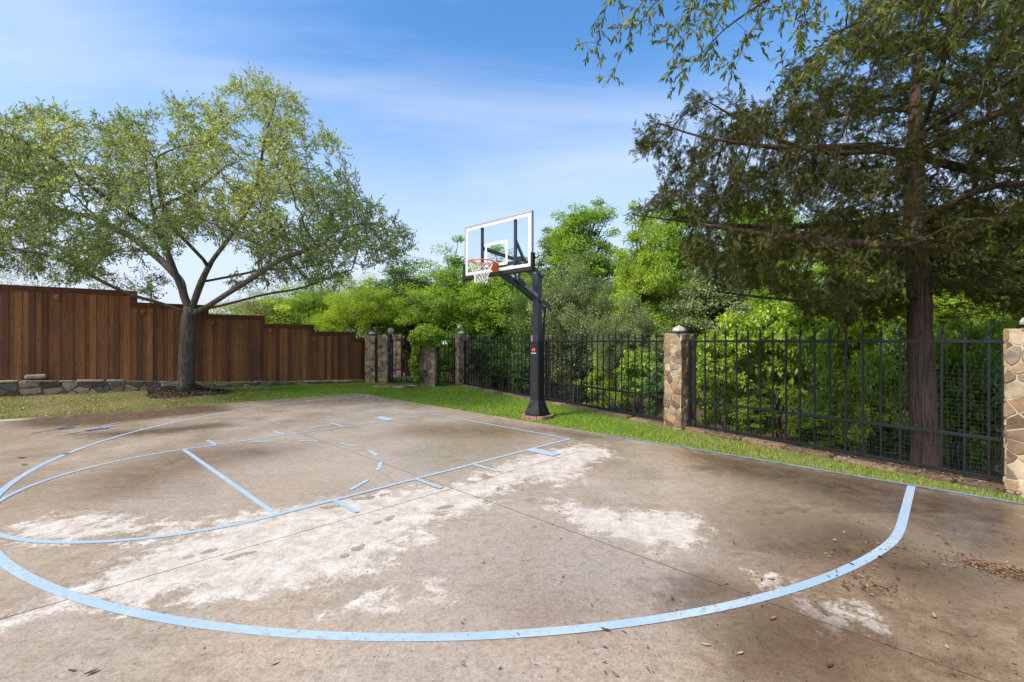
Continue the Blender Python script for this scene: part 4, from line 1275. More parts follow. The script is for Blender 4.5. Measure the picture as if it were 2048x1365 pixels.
# ---- the spreading oak before the wooden fence
M['leaf_oak'] = mat_leaf('pale oak leaves', (0.066, 0.115, 0.032), (0.225, 0.290, 0.088), (0.40, 0.44, 0.155), 0.42, 0.45, 0.35)
def spreading_oak():
    rg = np.random.default_rng(21); D0 = 13.2
    t = thing('oak_tree', 'large spreading oak with pale small leaves before the wooden fence', 'tree', (TREE[0], TREE[1], float(zground(TREE))))
    outline = np.array([(-190, 330), (-60, 250), (0, 238), (60, 210), (150, 208), (220, 222), (300, 232), (335, 180), (370, 195), (430, 195), (465, 150), (490, 140), (560, 158), (630, 228), (690, 290), (725, 380), (790, 430), (840, 478), (825, 540), (745, 572), (650, 585), (560, 562), (470, 575), (430, 540), (345, 560), (300, 600), (235, 575), (120, 570), (0, 545), (-190, 560)], float)
    n = 26000; q = np.c_[rg.uniform(-190, 840, n), rg.uniform(140, 605, n)]
    s = in_poly(q, outline); q = q[s > 4]; s = s[s > 4]
    # clumps and gaps
    keep = np.ones(len(q), bool)
    gap = np.array([(405, 520, 60, 55), (330, 545, 40, 40), (480, 530, 50, 26), (430, 600, 90, 30)])
    for gx_, gy_, rx, ry in gap: keep &= (((q[:, 0] - gx_) / rx) ** 2 + ((q[:, 1] - gy_) / ry) ** 2) > 1
    q = q[keep]; s = s[keep]
    cl = np.c_[rg.uniform(-190, 840, 110), rg.uniform(140, 600, 110)]
    dc = np.sqrt(((q[:, None] - cl[None]) ** 2).sum(-1)).min(1)
    w = np.clip(1.40 - dc / 46, .04, 1) * np.clip(1.15 - (q[:, 1] < 330) * .45, 0, 1)
    pick = rg.random(len(q)) < w; q = q[pick]; s = s[pick]
    q, s = q[:3900], s[:3900]
    half_ = 4.6 * np.sqrt(np.clip(1 - (1 - np.clip(s / 170, 0, 1)) ** 2, 0, 1))
    dy_ = rg.uniform(-1, 1, len(q)) * half_
    Dp = D0 + dy_
    A = np.c_[(q[:, 0] - 1024) / FPX * Dp, Dp, EYE + (682.5 - q[:, 1]) / FPX * Dp]
    def pp(l): return [P3(x, y, D0) + np.array([0, d, 0]) for x, y, d in l]
    tr = pp([(372, 782, 0), (372, 740, 0), (374, 690, 0), (377, 640, 0), (382, 622, 0)])
    limbs = [tr,
             pp([(380, 630, 0), (425, 615, -.2), (475, 592, -.5), (540, 566, -.9), (600, 535, -1.2), (690, 508, -1.4)]),
             pp([(382, 625, 0), (430, 610, .3), (500, 583, .8), (560, 568, 1.3), (660, 520, 1.8)]),
             pp([(382, 622, 0), (400, 570, 0), (415, 525, .1), (440, 480, .3), (470, 430, .4), (505, 360, .3), (520, 280, .2)]),
             pp([(381, 622, 0), (368, 580, -.1), (355, 535, -.2), (342, 490, -.3), (332, 430, -.5), (320, 350, -.5)]),
             pp([(379, 628, 0), (345, 610, -.3), (305, 597, -.7), (270, 575, -1.0), (215, 533, -1.4), (150, 520, -1.6)]),
             pp([(380, 622, 0), (352, 590, .3), (318, 555, .9), (250, 505, 1.4), (160, 445, 1.8), (60, 400, 2.0)]),
             pp([(413, 530, .1), (400, 490, -.6), (398, 470, -1.2), (415, 430, -1.8), (430, 380, -2.2)]),
             pp([(400, 565, 0), (430, 545, .8), (470, 525, 1.4), (540, 515, 2.0), (610, 490, 2.4)]),
             pp([(340, 480, -.3), (300, 430, -1.3), (230, 360, -2.0), (150, 320, -2.4)]),
             pp([(332, 430, -.5), (370, 370, .5), (400, 300, 1.2)])]
    B, par = colonize(limbs, A, .22, .30, 80, 3, .04)
    R, cnt = radii_of(par, .0045, .205)
    k = int(np.sum([1]))
    wm = wood_mesh(B, par, R, cnt, flare=.2)
    trunk = wm.build('trunk', M['bark_oak'], t, True)
    sel = np.where((R < .016) & (np.arange(len(B)) > 60))[0]
    p0, p1 = twigs(B, par, sel, 5, .27, 5, -.02)
    tw = link_mesh('twigs', shift(twig_mesh(p0, p1, .0032), chain_loc(t)), M['bark_oak'], t)
    per = 7; f = np.tile(np.linspace(.35, 1.05, per), len(p0))[:, None]
    P = np.repeat(p0, per, 0) + (np.repeat(p1, per, 0) - np.repeat(p0, per, 0)) * f
    d = nrm(np.repeat(p1 - p0, per, 0)) + rg.normal(0, .75, P.shape); 
    nn_ = rg.normal(0, .6, P.shape) + np.array([0, 0, .9])
    n = len(P)
    cc = A[rg.integers(0, len(A), 90)]; ci_ = ((B[sel][:, None] - cc[None]) ** 2).sum(-1).argmin(1)
    clump = np.repeat(np.repeat(rg.normal(0, .08, len(sel)) + rg.normal(0, .16, 90)[ci_], 5), per)
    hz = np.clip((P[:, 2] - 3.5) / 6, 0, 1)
    tint = np.clip(.34 + clump + rg.normal(0, .17, n) + .36 * hz, 0, 1)  # lighter towards the crown top: its shading is put into the leaf tint
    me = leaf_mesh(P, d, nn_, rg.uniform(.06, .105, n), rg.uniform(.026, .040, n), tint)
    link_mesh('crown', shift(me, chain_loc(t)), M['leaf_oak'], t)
    return len(B), n
print('oak', spreading_oak())

# ---- the red cedar behind the iron fence
M['leaf_cedar'] = mat_leaf('bronze green cedar sprays', (0.030, 0.038, 0.010), (0.088, 0.096, 0.023), (0.165, 0.135, 0.036), 0.28, 0.6, 0.15, 1.3)
def spray_template(seed, n=13):
    rg = np.random.default_rng(seed); V = []
    main = [(0, 0, 0)]; out = []
    for k in range(n):
        f = k / n; s = 1 if k % 2 else -1
        base = np.array([f * .8, .02 * math.sin(f * 5), -.10 * f * f])
        L = .34 * (1 - .65 * f) * rg.uniform(.7, 1.25); an = s * rg.uniform(.45, .95)
        d = np.array([math.cos(an), math.sin(an), rg.uniform(-.35, .25)]); w = .075 * rg.uniform(.7, 1.2)
        e = base + d * L; sd = np.array([-d[1], d[0], 0]) * w / 2
        out.append([base - sd * .4, e * .55 + base * .45 + sd + np.array([0, 0, .01]), e, e * .55 + base * .45 - sd])
    out.append([np.array([0, -.02, 0]), np.array([.5, .03, -.02]), np.array([1.0, 0, -.12]), np.array([.5, -.03, -.02])])
    return np.array(out)                                        # quads, 4, 3
def red_cedar():
    rg = np.random.default_rng(31); D0 = 6.7
    base = np.array([(1850 - 1024) / FPX * D0, D0]); zb = float(zground(base))
    t = thing('cedar_tree', 'big dark bronze green cedar with shaggy bark behind the iron fence', 'tree', (*base, zb))
    outline = np.array([(1258, 243), (1300, 262), (1345, 300), (1400, 292), (1430, 262), (1375, 205), (1372, 188), (1440, 200), (1490, 172), (1545, 195), (1580, 150), (1600, 120), (1660, 70), (1720, 10), (1750, -120), (1980, -160), (2200, -60), (2330, 200), (2330, 480), (2200, 590), (2048, 640), (1960, 610), (1880, 560), (1800, 640), (1700, 660), (1640, 640), (1570, 605), (1500, 590), (1440, 560), (1370, 525), (1330, 478), (1400, 465), (1440, 440), (1330, 418), (1262, 395), (1340, 378), (1380, 360), (1310, 330), (1270, 290)], float)
    n = 44000; q = np.c_[rg.uniform(1250, 2330, n), rg.uniform(-160, 660, n)]
    s = in_poly(q, outline); q = q[s > 2]; s = s[s > 2]
    w = np.interp(q[:, 1], [-160, 100, 230, 330, 400, 560, 660], [.5, .5, .5, .85, 1, .95, .6])
    w = np.where((q[:, 1] < 260) & (q[:, 0] < 1600), w * .55, w)
    layer = .5 + .5 * np.sin(q[:, 1] / 21 + q[:, 0] / 170 + .8 * np.sin(q[:, 0] / 60))
    w = w * (.30 + .9 * layer)
    for gx_, gy_, rx, ry in ((1600, 312, 120, 13), (1740, 330, 70, 14), (1700, 265, 60, 14), (1780, 250, 30, 50), (1900, 330, 40, 40)): w = np.where((((q[:, 0] - gx_) / rx) ** 2 + ((q[:, 1] - gy_) / ry) ** 2) < 1, w * .2, w)
    pick = rg.random(len(q)) < w; q = q[pick][:6800]; s = s[pick][:6800]
    half_ = 2.3 * np.sqrt(np.clip(1 - (1 - np.clip(s / 150, 0, 1)) ** 2, 0.02, 1))
    dy_ = rg.uniform(-.85, 1.25, len(q)) * half_
    dy_ = np.where((np.abs(q[:, 0] - 1845) < 60) & (dy_ < .2) & (rg.random(len(q)) < .6), np.abs(dy_) + .15, dy_)
    Dp = D0 + dy_
    A = np.c_[(q[:, 0] - 1024) / FPX * Dp, Dp, EYE + (682.5 - q[:, 1]) / FPX * Dp]
    def pp(l): return [P3(x, y, D0) + np.array([0, d, 0]) for x, y, d in l]
    tr = [np.array([base[0], base[1], zb - .1])] + pp([(1850, 900, 0), (1846, 760, 0), (1838, 620, 0), (1832, 500, 0), (1828, 400, 0), (1830, 300, 0), (1842, 200, .1), (1852, 100, .1), (1862, 0, .1), (1875, -120, .1)])
    limbs = [tr,
             pp([(1829, 318, 0), (1780, 317, -.2), (1700, 325, -.5), (1620, 333, -.7), (1520, 345, -.8), (1430, 335, -.8), (1350, 315, -.7), (1290, 285, -.6)]),
             pp([(1830, 300, 0), (1760, 292, .2), (1690, 292, .3), (1610, 284, .2), (1540, 262, .1), (1470, 235, 0), (1400, 205, -.1)]),
             pp([(1829, 290, 0), (1812, 240, -.4), (1785, 190, -.8), (1765, 120, -1.1), (1758, 50, -1.3)]),
             pp([(1834, 420, 0), (1760, 430, .5), (1660, 420, 1.0), (1540, 410, 1.2), (1420, 400, 1.2), (1300, 392, 1.0)]),
             pp([(1833, 480, 0), (1770, 505, -.5), (1680, 520, -1.0), (1570, 520, -1.2), (1450, 505, -1.1), (1350, 480, -.9)]),
             pp([(1836, 560, 0), (1780, 585, .5), (1700, 595, .9), (1600, 580, 1.1), (1500, 570, 1.0)]),
             pp([(1831, 310, 0), (1880, 280, -.2), (1950, 250, -.5), (2048, 195, -.8), (2160, 150, -.9)]),
             pp([(1832, 300, 0), (1900, 255, .6), (2000, 262, 1.1), (2140, 280, 1.3)]),
             pp([(1832, 440, 0), (1900, 395, -.6), (1970, 420, -1.1), (2060, 462, -1.4), (2200, 470, -1.6)]),
             pp([(1834, 470, 0), (1890, 440, .4), (1960, 480, .9), (2040, 540, 1.3), (2150, 560, 1.4)]),
             pp([(1842, 210, .1), (1800, 170, .8), (1740, 150, 1.3), (1660, 150, 1.5)]),
             pp([(1836, 270, 0), (1850, 250, -1.2), (1830, 260, -1.9)])]
    B, par = colonize(limbs, A, .17, .23, 70, 5, -.02)
    R, cnt = radii_of(par, .0052, .21)
    nb = 1
    while par[nb] == nb - 1: nb += 1
    R[:nb] = np.minimum(R[:nb], np.interp(B[:nb, 2], [-1, 0, 1, 3, 4.2, 5.2, 6.5, 7.6], [.172, .158, .148, .135, .11, .078, .048, .02]))
    for q in range(nb, len(B)):
        R[q] = min(R[q], R[par[q]] * (.72 if par[q] < nb else 1.0))
    wm = wood_mesh(B, par, R, cnt, sides=lambda r: 14 if r > .1 else (6 if r > .025 else 4), flare=.18)
    trunk = wm.build('trunk', M['bark_cedar'], t, True)
    me_ = trunk.data                                             # fluted, shaggy bark
    v = np.empty(len(me_.vertices) * 3, np.float32); me_.vertices.foreach_get('co', v); v = v.reshape(-1, 3)
    ang = np.arctan2(v[:, 1], v[:, 0]); near_ = (np.hypot(v[:, 0], v[:, 1]) < .34) & (v[:, 2] < 4.2)
    amp = np.where(near_, .013 * np.sin(ang * 5 + v[:, 2] * 1.2) + .01 * np.sin(ang * 9 - v[:, 2] * 2.1), 0)
    rr_ = np.hypot(v[:, 0], v[:, 1]) + 1e-6
    v[:, 0] += v[:, 0] / rr_ * amp; v[:, 1] += v[:, 1] / rr_ * amp
    me_.vertices.foreach_set('co', v.ravel()); me_.update()
    sel = np.where((R < .013) & (np.arange(len(B)) > 40))[0]
    per = 22
    i = np.repeat(sel, per); d = nrm(B[i] - B[np.maximum(par[i], 0)])
    d = nrm(d + rg.normal(0, .62, d.shape) + np.array([0, 0, -.12]))
    P = B[i] + rg.normal(0, .05, d.shape)
    L = rg.uniform(.085, .165, len(i)) * np.clip((P[:, 1] - 1.4) / 5.2, .5, 1)
    up = nrm(rg.normal(0, .45, d.shape) + np.array([0, 0, 1.0])); sd = nrm(np.cross(up, d)); up = np.cross(d, sd)
    clump = np.repeat(rg.normal(0, .14, len(sel)), per)
    temps = [spray_template(s_) for s_ in range(5)]
    Vs = []; tn = []
    which = rg.integers(0, 5, len(i))
    for k in range(5):
        mk = which == k; T = temps[k]                              # q,4,3
        Vv = P[mk][:, None, None, :] + L[mk][:, None, None, None] * (T[None, :, :, 0:1] * d[mk][:, None, None, :] + T[None, :, :, 1:2] * sd[mk][:, None, None, :] + T[None, :, :, 2:3] * up[mk][:, None, None, :])
        Vs.append(Vv.reshape(-1, 3)); tn.append(np.repeat(np.clip(.42 + clump[mk] + rg.normal(0, .15, mk.sum()), 0, 1), len(T)))
    V = np.concatenate(Vs); me = np_mesh(V, np.arange(len(V)).reshape(-1, 4), None, {'tint': np.concatenate(tn)})
    link_mesh('crown', shift(me, chain_loc(t)), M['leaf_cedar'], t)
    return len(B), len(V) // 4
print('cedar', red_cedar())

# ---- oak outside the right edge whose boughs hang into the top of the picture
M['leaf_bough'] = mat_leaf('olive hanging oak leaves', (0.054, 0.080, 0.017), (0.165, 0.195, 0.038), (0.30, 0.315, 0.07), 0.5, 0.4, 0.4)
def hanging_oak():
    rg = np.random.default_rng(41); D0 = 4.5
    base = np.array([7.3, 1.6]); zb = float(zground(base))
    t = thing('overhanging_oak', 'oak boughs with long olive leaves hanging in from the top right edge', 'tree', (*base, zb))
    outline = np.array([(1135, -40), (1150, 6), (1190, 30), (1222, 62), (1262, 70), (1276, 30), (1320, 22), (1352, 66), (1400, 92), (1420, 60), (1480, 50), (1540, 95), (1560, 160), (1610, 185), (1690, 120), (1760, 95), (1850, 62), (1920, 95), (2000, 120), (2120, 150), (2400, 160), (2500, -120), (1700, -220), (1300, -160)], float)
    n = 9000; q = np.c_[rg.uniform(1135, 2500, n), rg.uniform(-220, 200, n)]
    s = in_poly(q, outline); q = q[s > 3]; s = s[s > 3]
    cl = np.c_[rg.uniform(1135, 2500, 90), rg.uniform(-200, 190, 90)]
    dc = np.sqrt(((q[:, None] - cl[None]) ** 2).sum(-1)).min(1)
    pick = rg.random(len(q)) < np.clip(1.3 - dc / 50, .05, 1) * np.interp(q[:, 0], [1135, 1400, 1560, 2000], [.5, .6, 1, 1]); q = q[pick][:1500]
    # the long strand hanging on the left
    st = np.array([(1470, 40), (1440, 75), (1425, 105), (1400, 130), (1375, 150), (1362, 175)]); q = np.concatenate([q, st + rg.normal(0, 5, st.shape), st + rg.normal(0, 7, st.shape)])
    A = np.c_[(q[:, 0] - 1024) / FPX * D0, D0 + rg.uniform(-1.0, 1.1, len(q)), EYE + (682.5 - q[:, 1]) / FPX * D0]
    A[-12:, 1] = D0 + .1
    tr = [(*base, zb - .1), (7.25, 1.7, 1.2), (7.2, 1.9, 2.6), (7.0, 2.2, 4.2), (6.9, 2.4, 5.6), (6.8, 2.4, 7.0)]
    limbs = [tr, [(7.05, 2.1, 3.9), (6.4, 3.0, 4.9), (5.5, 3.9, 5.4), (4.4, 4.5, 5.6), (3.2, 4.7, 5.5), (2.0, 4.6, 5.35), (1.3, 4.5, 5.15)],
             [(5.6, 3.8, 5.35), (4.6, 4.2, 5.2), (3.9, 4.5, 4.95), (3.2, 4.6, 4.65)],
             [(6.4, 3.0, 4.9), (6.0, 4.2, 5.2), (5.2, 5.0, 5.2)], [(3.2, 4.7, 5.5), (2.7, 4.6, 5.1), (2.1, 4.6, 4.7), (1.72, 4.6, 4.25)]]
    B, par = colonize(limbs, A, .14, .20, 60, 7, -.05)
    R, cnt = radii_of(par, .0022, .20)
    wood_mesh(B, par, R, cnt, flare=.2).build('trunk', M['bark_dark'], t, True)
    sel = np.where((R < .0075) & (np.arange(len(B)) > 30))[0]
    p0, p1 = twigs(B, par, sel, 2, .13, 6, .35)
    link_mesh('twigs', shift(twig_mesh(p0, p1, .0016), chain_loc(t)), M['bark_dark'], t)
    per = 6; f = np.tile(np.linspace(.2, 1.05, per), len(p0))[:, None]
    P = np.repeat(p0, per, 0) + (np.repeat(p1, per, 0) - np.repeat(p0, per, 0)) * f
    d = nrm(np.repeat(p1 - p0, per, 0)) * .8 + rg.normal(0, .5, P.shape) + np.array([0, 0, -.45]); n = len(P)
    nn_ = rg.normal(0, .7, P.shape) + np.array([0, 0, .6])
    tint = np.clip(.42 + np.repeat(np.repeat(rg.normal(0, .12, len(sel)), 2), per) + rg.normal(0, .18, n), 0, 1)
    me = leaf_mesh(P, d, nn_, rg.uniform(.055, .088, n), rg.uniform(.017, .026, n), tint, .14, .12, 8)
    link_mesh('crown', shift(me, chain_loc(t)), M['leaf_bough'], t)
    return len(B), n
print('bough', hanging_oak())

# ------------------------------------------------------------------ the woods beyond the fences: kinds built once, then copied
def clump_tree(seed, H, Rx, z0, nclump, nleaf, L, Wd, trunk_r, stems=1, flat=.6, crad=.5, droop=.3, pts=4, shell=.55, lobes=.35, top=1.0):
    """returns (wood MB, leaf mesh) in local coordinates, foot at the origin"""
    rg = np.random.default_rng(seed)
    c = []
    ph = rg.uniform(0, 6.28, 6)
    while len(c) < nclump:
        d = nrm(rg.normal(0, 1, 3)); rad = (shell + (1 - shell) * rg.random()) if rg.random() < .8 else rg.random() * shell
        lob = 1 + lobes * (math.sin(3 * math.atan2(d[1], d[0]) + ph[0]) * .5 + math.sin(5 * d[2] + ph[1]) * .5 + rg.normal(0, .35))
        p = d * rad * lob
        zz = z0 + (H - z0) * (p[2] * .5 + .5)
        f = np.clip((zz - z0) / (H - z0), 0, 1.05)
        prof = (1 - .35 * f * top)
        c.append((p[0] * Rx * prof, p[1] * Rx * prof, zz))
    c = np.array(c); m = MB()
    st = []
    for k in range(stems):
        a = 2 * math.pi * k / max(stems, 1) + seed; lean = .0 if stems == 1 else Rx * .45
        pts_ = [np.array([.06 * k, 0, -.3])] if stems == 1 else [np.array([.12 * math.cos(a), .12 * math.sin(a), -.3])]
        for f in np.linspace(.15, .85, 6):
            pts_.append(np.array([math.cos(a) * lean * f ** 1.2 + rg.normal(0, .035 * Rx), math.sin(a) * lean * f ** 1.2 + rg.normal(0, .035 * Rx), H * f]))
        rad = trunk_r / math.sqrt(stems)
        m.tube(pts_, [rad * (1.15 - .95 * q / 6) for q in range(7)], 8); st.append((np.array(pts_), rad))
    for q in c[rg.permutation(len(c))[:max(14, nclump // 2)]]:
        pts_, rad = st[rg.integers(0, len(st))]
        k = int(np.clip(np.searchsorted(pts_[:, 2], q[2] * .72) - 1, 1, 5)); a = pts_[k]
        mid = (a + q) / 2 + np.array([0, 0, .08 * np.linalg.norm(q - a)]) + rg.normal(0, .05, 3)
        m.tube([a, mid, q], [rad * .34, rad * .2, rad * .05], 5)
    per = nleaf // nclump; n = per * nclump
    ci = np.repeat(c, per, 0); rad = np.repeat(crad * rg.uniform(.6, 1.3, nclump), per)[:, None]
    g = nrm(rg.normal(0, 1, (n, 3))) * (rg.random((n, 1)) ** .45); off = g * rad * np.array([1, 1, flat])
    P = ci + off
    outw = nrm(ci * np.array([1, 1, .0]) + np.array([0, 0, .01]))
    d = nrm(outw * .5 + g * .8 + rg.normal(0, .5, (n, 3)) - np.array([0, 0, droop]))
    N = nrm(rg.normal(0, .5, (n, 3)) + outw * .45 + np.array([0, 0, .8]))
    ct = np.repeat(rg.normal(0, .13, nclump), per)
    tint = np.clip(.42 + ct + rg.normal(0, .15, n), 0, 1)
    lm = leaf_mesh(P, d, N, L * rg.uniform(.65, 1.25, n), Wd * rg.uniform(.7, 1.25, n), tint, .12, .12, pts)
    return m, lm

GREENS = {
    'fresh': mat_leaf('fresh yellow green leaves', (0.128, 0.216, 0.020), (0.329, 0.450, 0.045), (0.573, 0.648, 0.070), .45),
    'maple': mat_leaf('mid green leaves', (0.110, 0.213, 0.026), (0.274, 0.414, 0.051), (0.438, 0.586, 0.075), .42),
    'deep': mat_leaf('deep green leaves', (0.053, 0.113, 0.023), (0.143, 0.233, 0.042), (0.232, 0.331, 0.065), .36),
    'olive': mat_leaf('grey green small leaves', (0.081, 0.121, 0.042), (0.213, 0.271, 0.094), (0.353, 0.408, 0.154), .30, .4, .5),
    'dark': mat_leaf('dull dark conifer leaves', (0.018, 0.027, 0.012), (0.048, 0.058, 0.026), (0.075, 0.075, 0.035), .2, .6, .2),
    'pale': mat_leaf('pale willowy leaves', (0.128, 0.169, 0.047), (0.270, 0.317, 0.088), (0.405, 0.432, 0.135), .42),
    'vine': mat_leaf('bright viny shrub leaves', (0.107, 0.186, 0.018), (0.300, 0.432, 0.033), (0.622, 0.696, 0.054), .42, .36, .45),
    'shade': mat_leaf('cool shrub leaves tinted for shade', (0.045, 0.106, 0.032), (0.125, 0.217, 0.059), (0.223, 0.331, 0.082), .36),  # shaded version of the shrub leaves, canopy shade put into the colour
}
KINDS = {
    'broad_tree': lambda: clump_tree(101, 8.0, 3.0, 1.8, 190, 38000, .135, .078, .17, crad=.60, flat=.55, lobes=.28),
    'tall_tree': lambda: clump_tree(102, 11.0, 2.7, 2.6, 200, 36000, .155, .088, .2, crad=.66, flat=.55, lobes=.38),
    'fine_tree': lambda: clump_tree(103, 5.0, 2.1, .9, 190, 46000, .078, .030, .10, 3, crad=.42, flat=.7, droop=.0),
    'shrub': lambda: clump_tree(104, 2.6, 1.35, .2, 75, 9500, .095, .05, .05, 5, crad=.33, flat=.5),
    'vine_shrub': lambda: clump_tree(105, 2.8, 1.15, .15, 75, 6400, .125, .072, .04, 5, crad=.28, flat=.42, droop=.55, pts=8),
    'conifer': lambda: clump_tree(106, 8.5, 2.2, 1.0, 150, 26000, .16, .028, .16, crad=.55, flat=.5, droop=.25, lobes=.3, top=1.9),
    'sparse_tree': lambda: clump_tree(107, 6.0, 1.9, 1.6, 60, 4200, .11, .04, .07, 2, crad=.5, flat=.6, droop=.1),
}
BARK = {'broad_tree': 'bark_dark', 'tall_tree': 'bark_dark', 'fine_tree': 'bark_dark', 'shrub': 'bark_dark', 'vine_shrub': 'bark_dark', 'conifer': 'bark_cedar', 'sparse_tree': 'bark_oak'}
PROTO = {}
def plant(kind, px, y, top_py, width_px, green, label, group, rz=0.0, cat=None):
    H0 = {'broad_tree': (8.0, 6.2), 'tall_tree': (11.0, 5.8), 'fine_tree': (5.0, 4.4), 'shrub': (2.6, 2.8), 'vine_shrub': (2.8, 2.5), 'conifer': (8.5, 4.2), 'sparse_tree': (6.0, 4.0)}[kind]
    x = (px - 1024) / FPX * y; zb = float(zground(np.array([x, y]))) - .03
    h = EYE + (682.5 - top_py) / FPX * y - zb; w = width_px / FPX * y
    name = {'fine_tree': 'broadleaf_tree', 'broad_tree': 'broadleaf_tree', 'tall_tree': 'broadleaf_tree', 'sparse_tree': 'broadleaf_tree', 'conifer': 'cedar_tree', 'shrub': 'shrub', 'vine_shrub': 'shrub'}[kind]
    cat = cat or ('tree' if 'tree' in name else 'shrub')
    t = thing(name, label, cat, (x, y, zb), rz, group)
    t.scale = (w / H0[1], w / H0[1], h / H0[0])
    if kind not in PROTO:
        wmb, lme = KINDS[kind]()
        tr = wmb.build('stems' if 'shrub' in kind else 'trunk', M[BARK[kind]], t, True, local=True)
        cr_ = link_mesh('crown', lme, GREENS[green], t)
        PROTO[kind] = (tr, cr_)
    else:
        for src in PROTO[kind]:
            c = src.copy(); COL.objects.link(c); c.parent = t
            if c.name.startswith('crown'):
                c.material_slots[0].link = 'OBJECT'; c.material_slots[0].material = GREENS[green]
    return t
GT, GS, GF_ = 'trees of the wood behind the iron fence', 'shrubs of the undergrowth behind the iron fence', 'trees beyond the wooden fence'
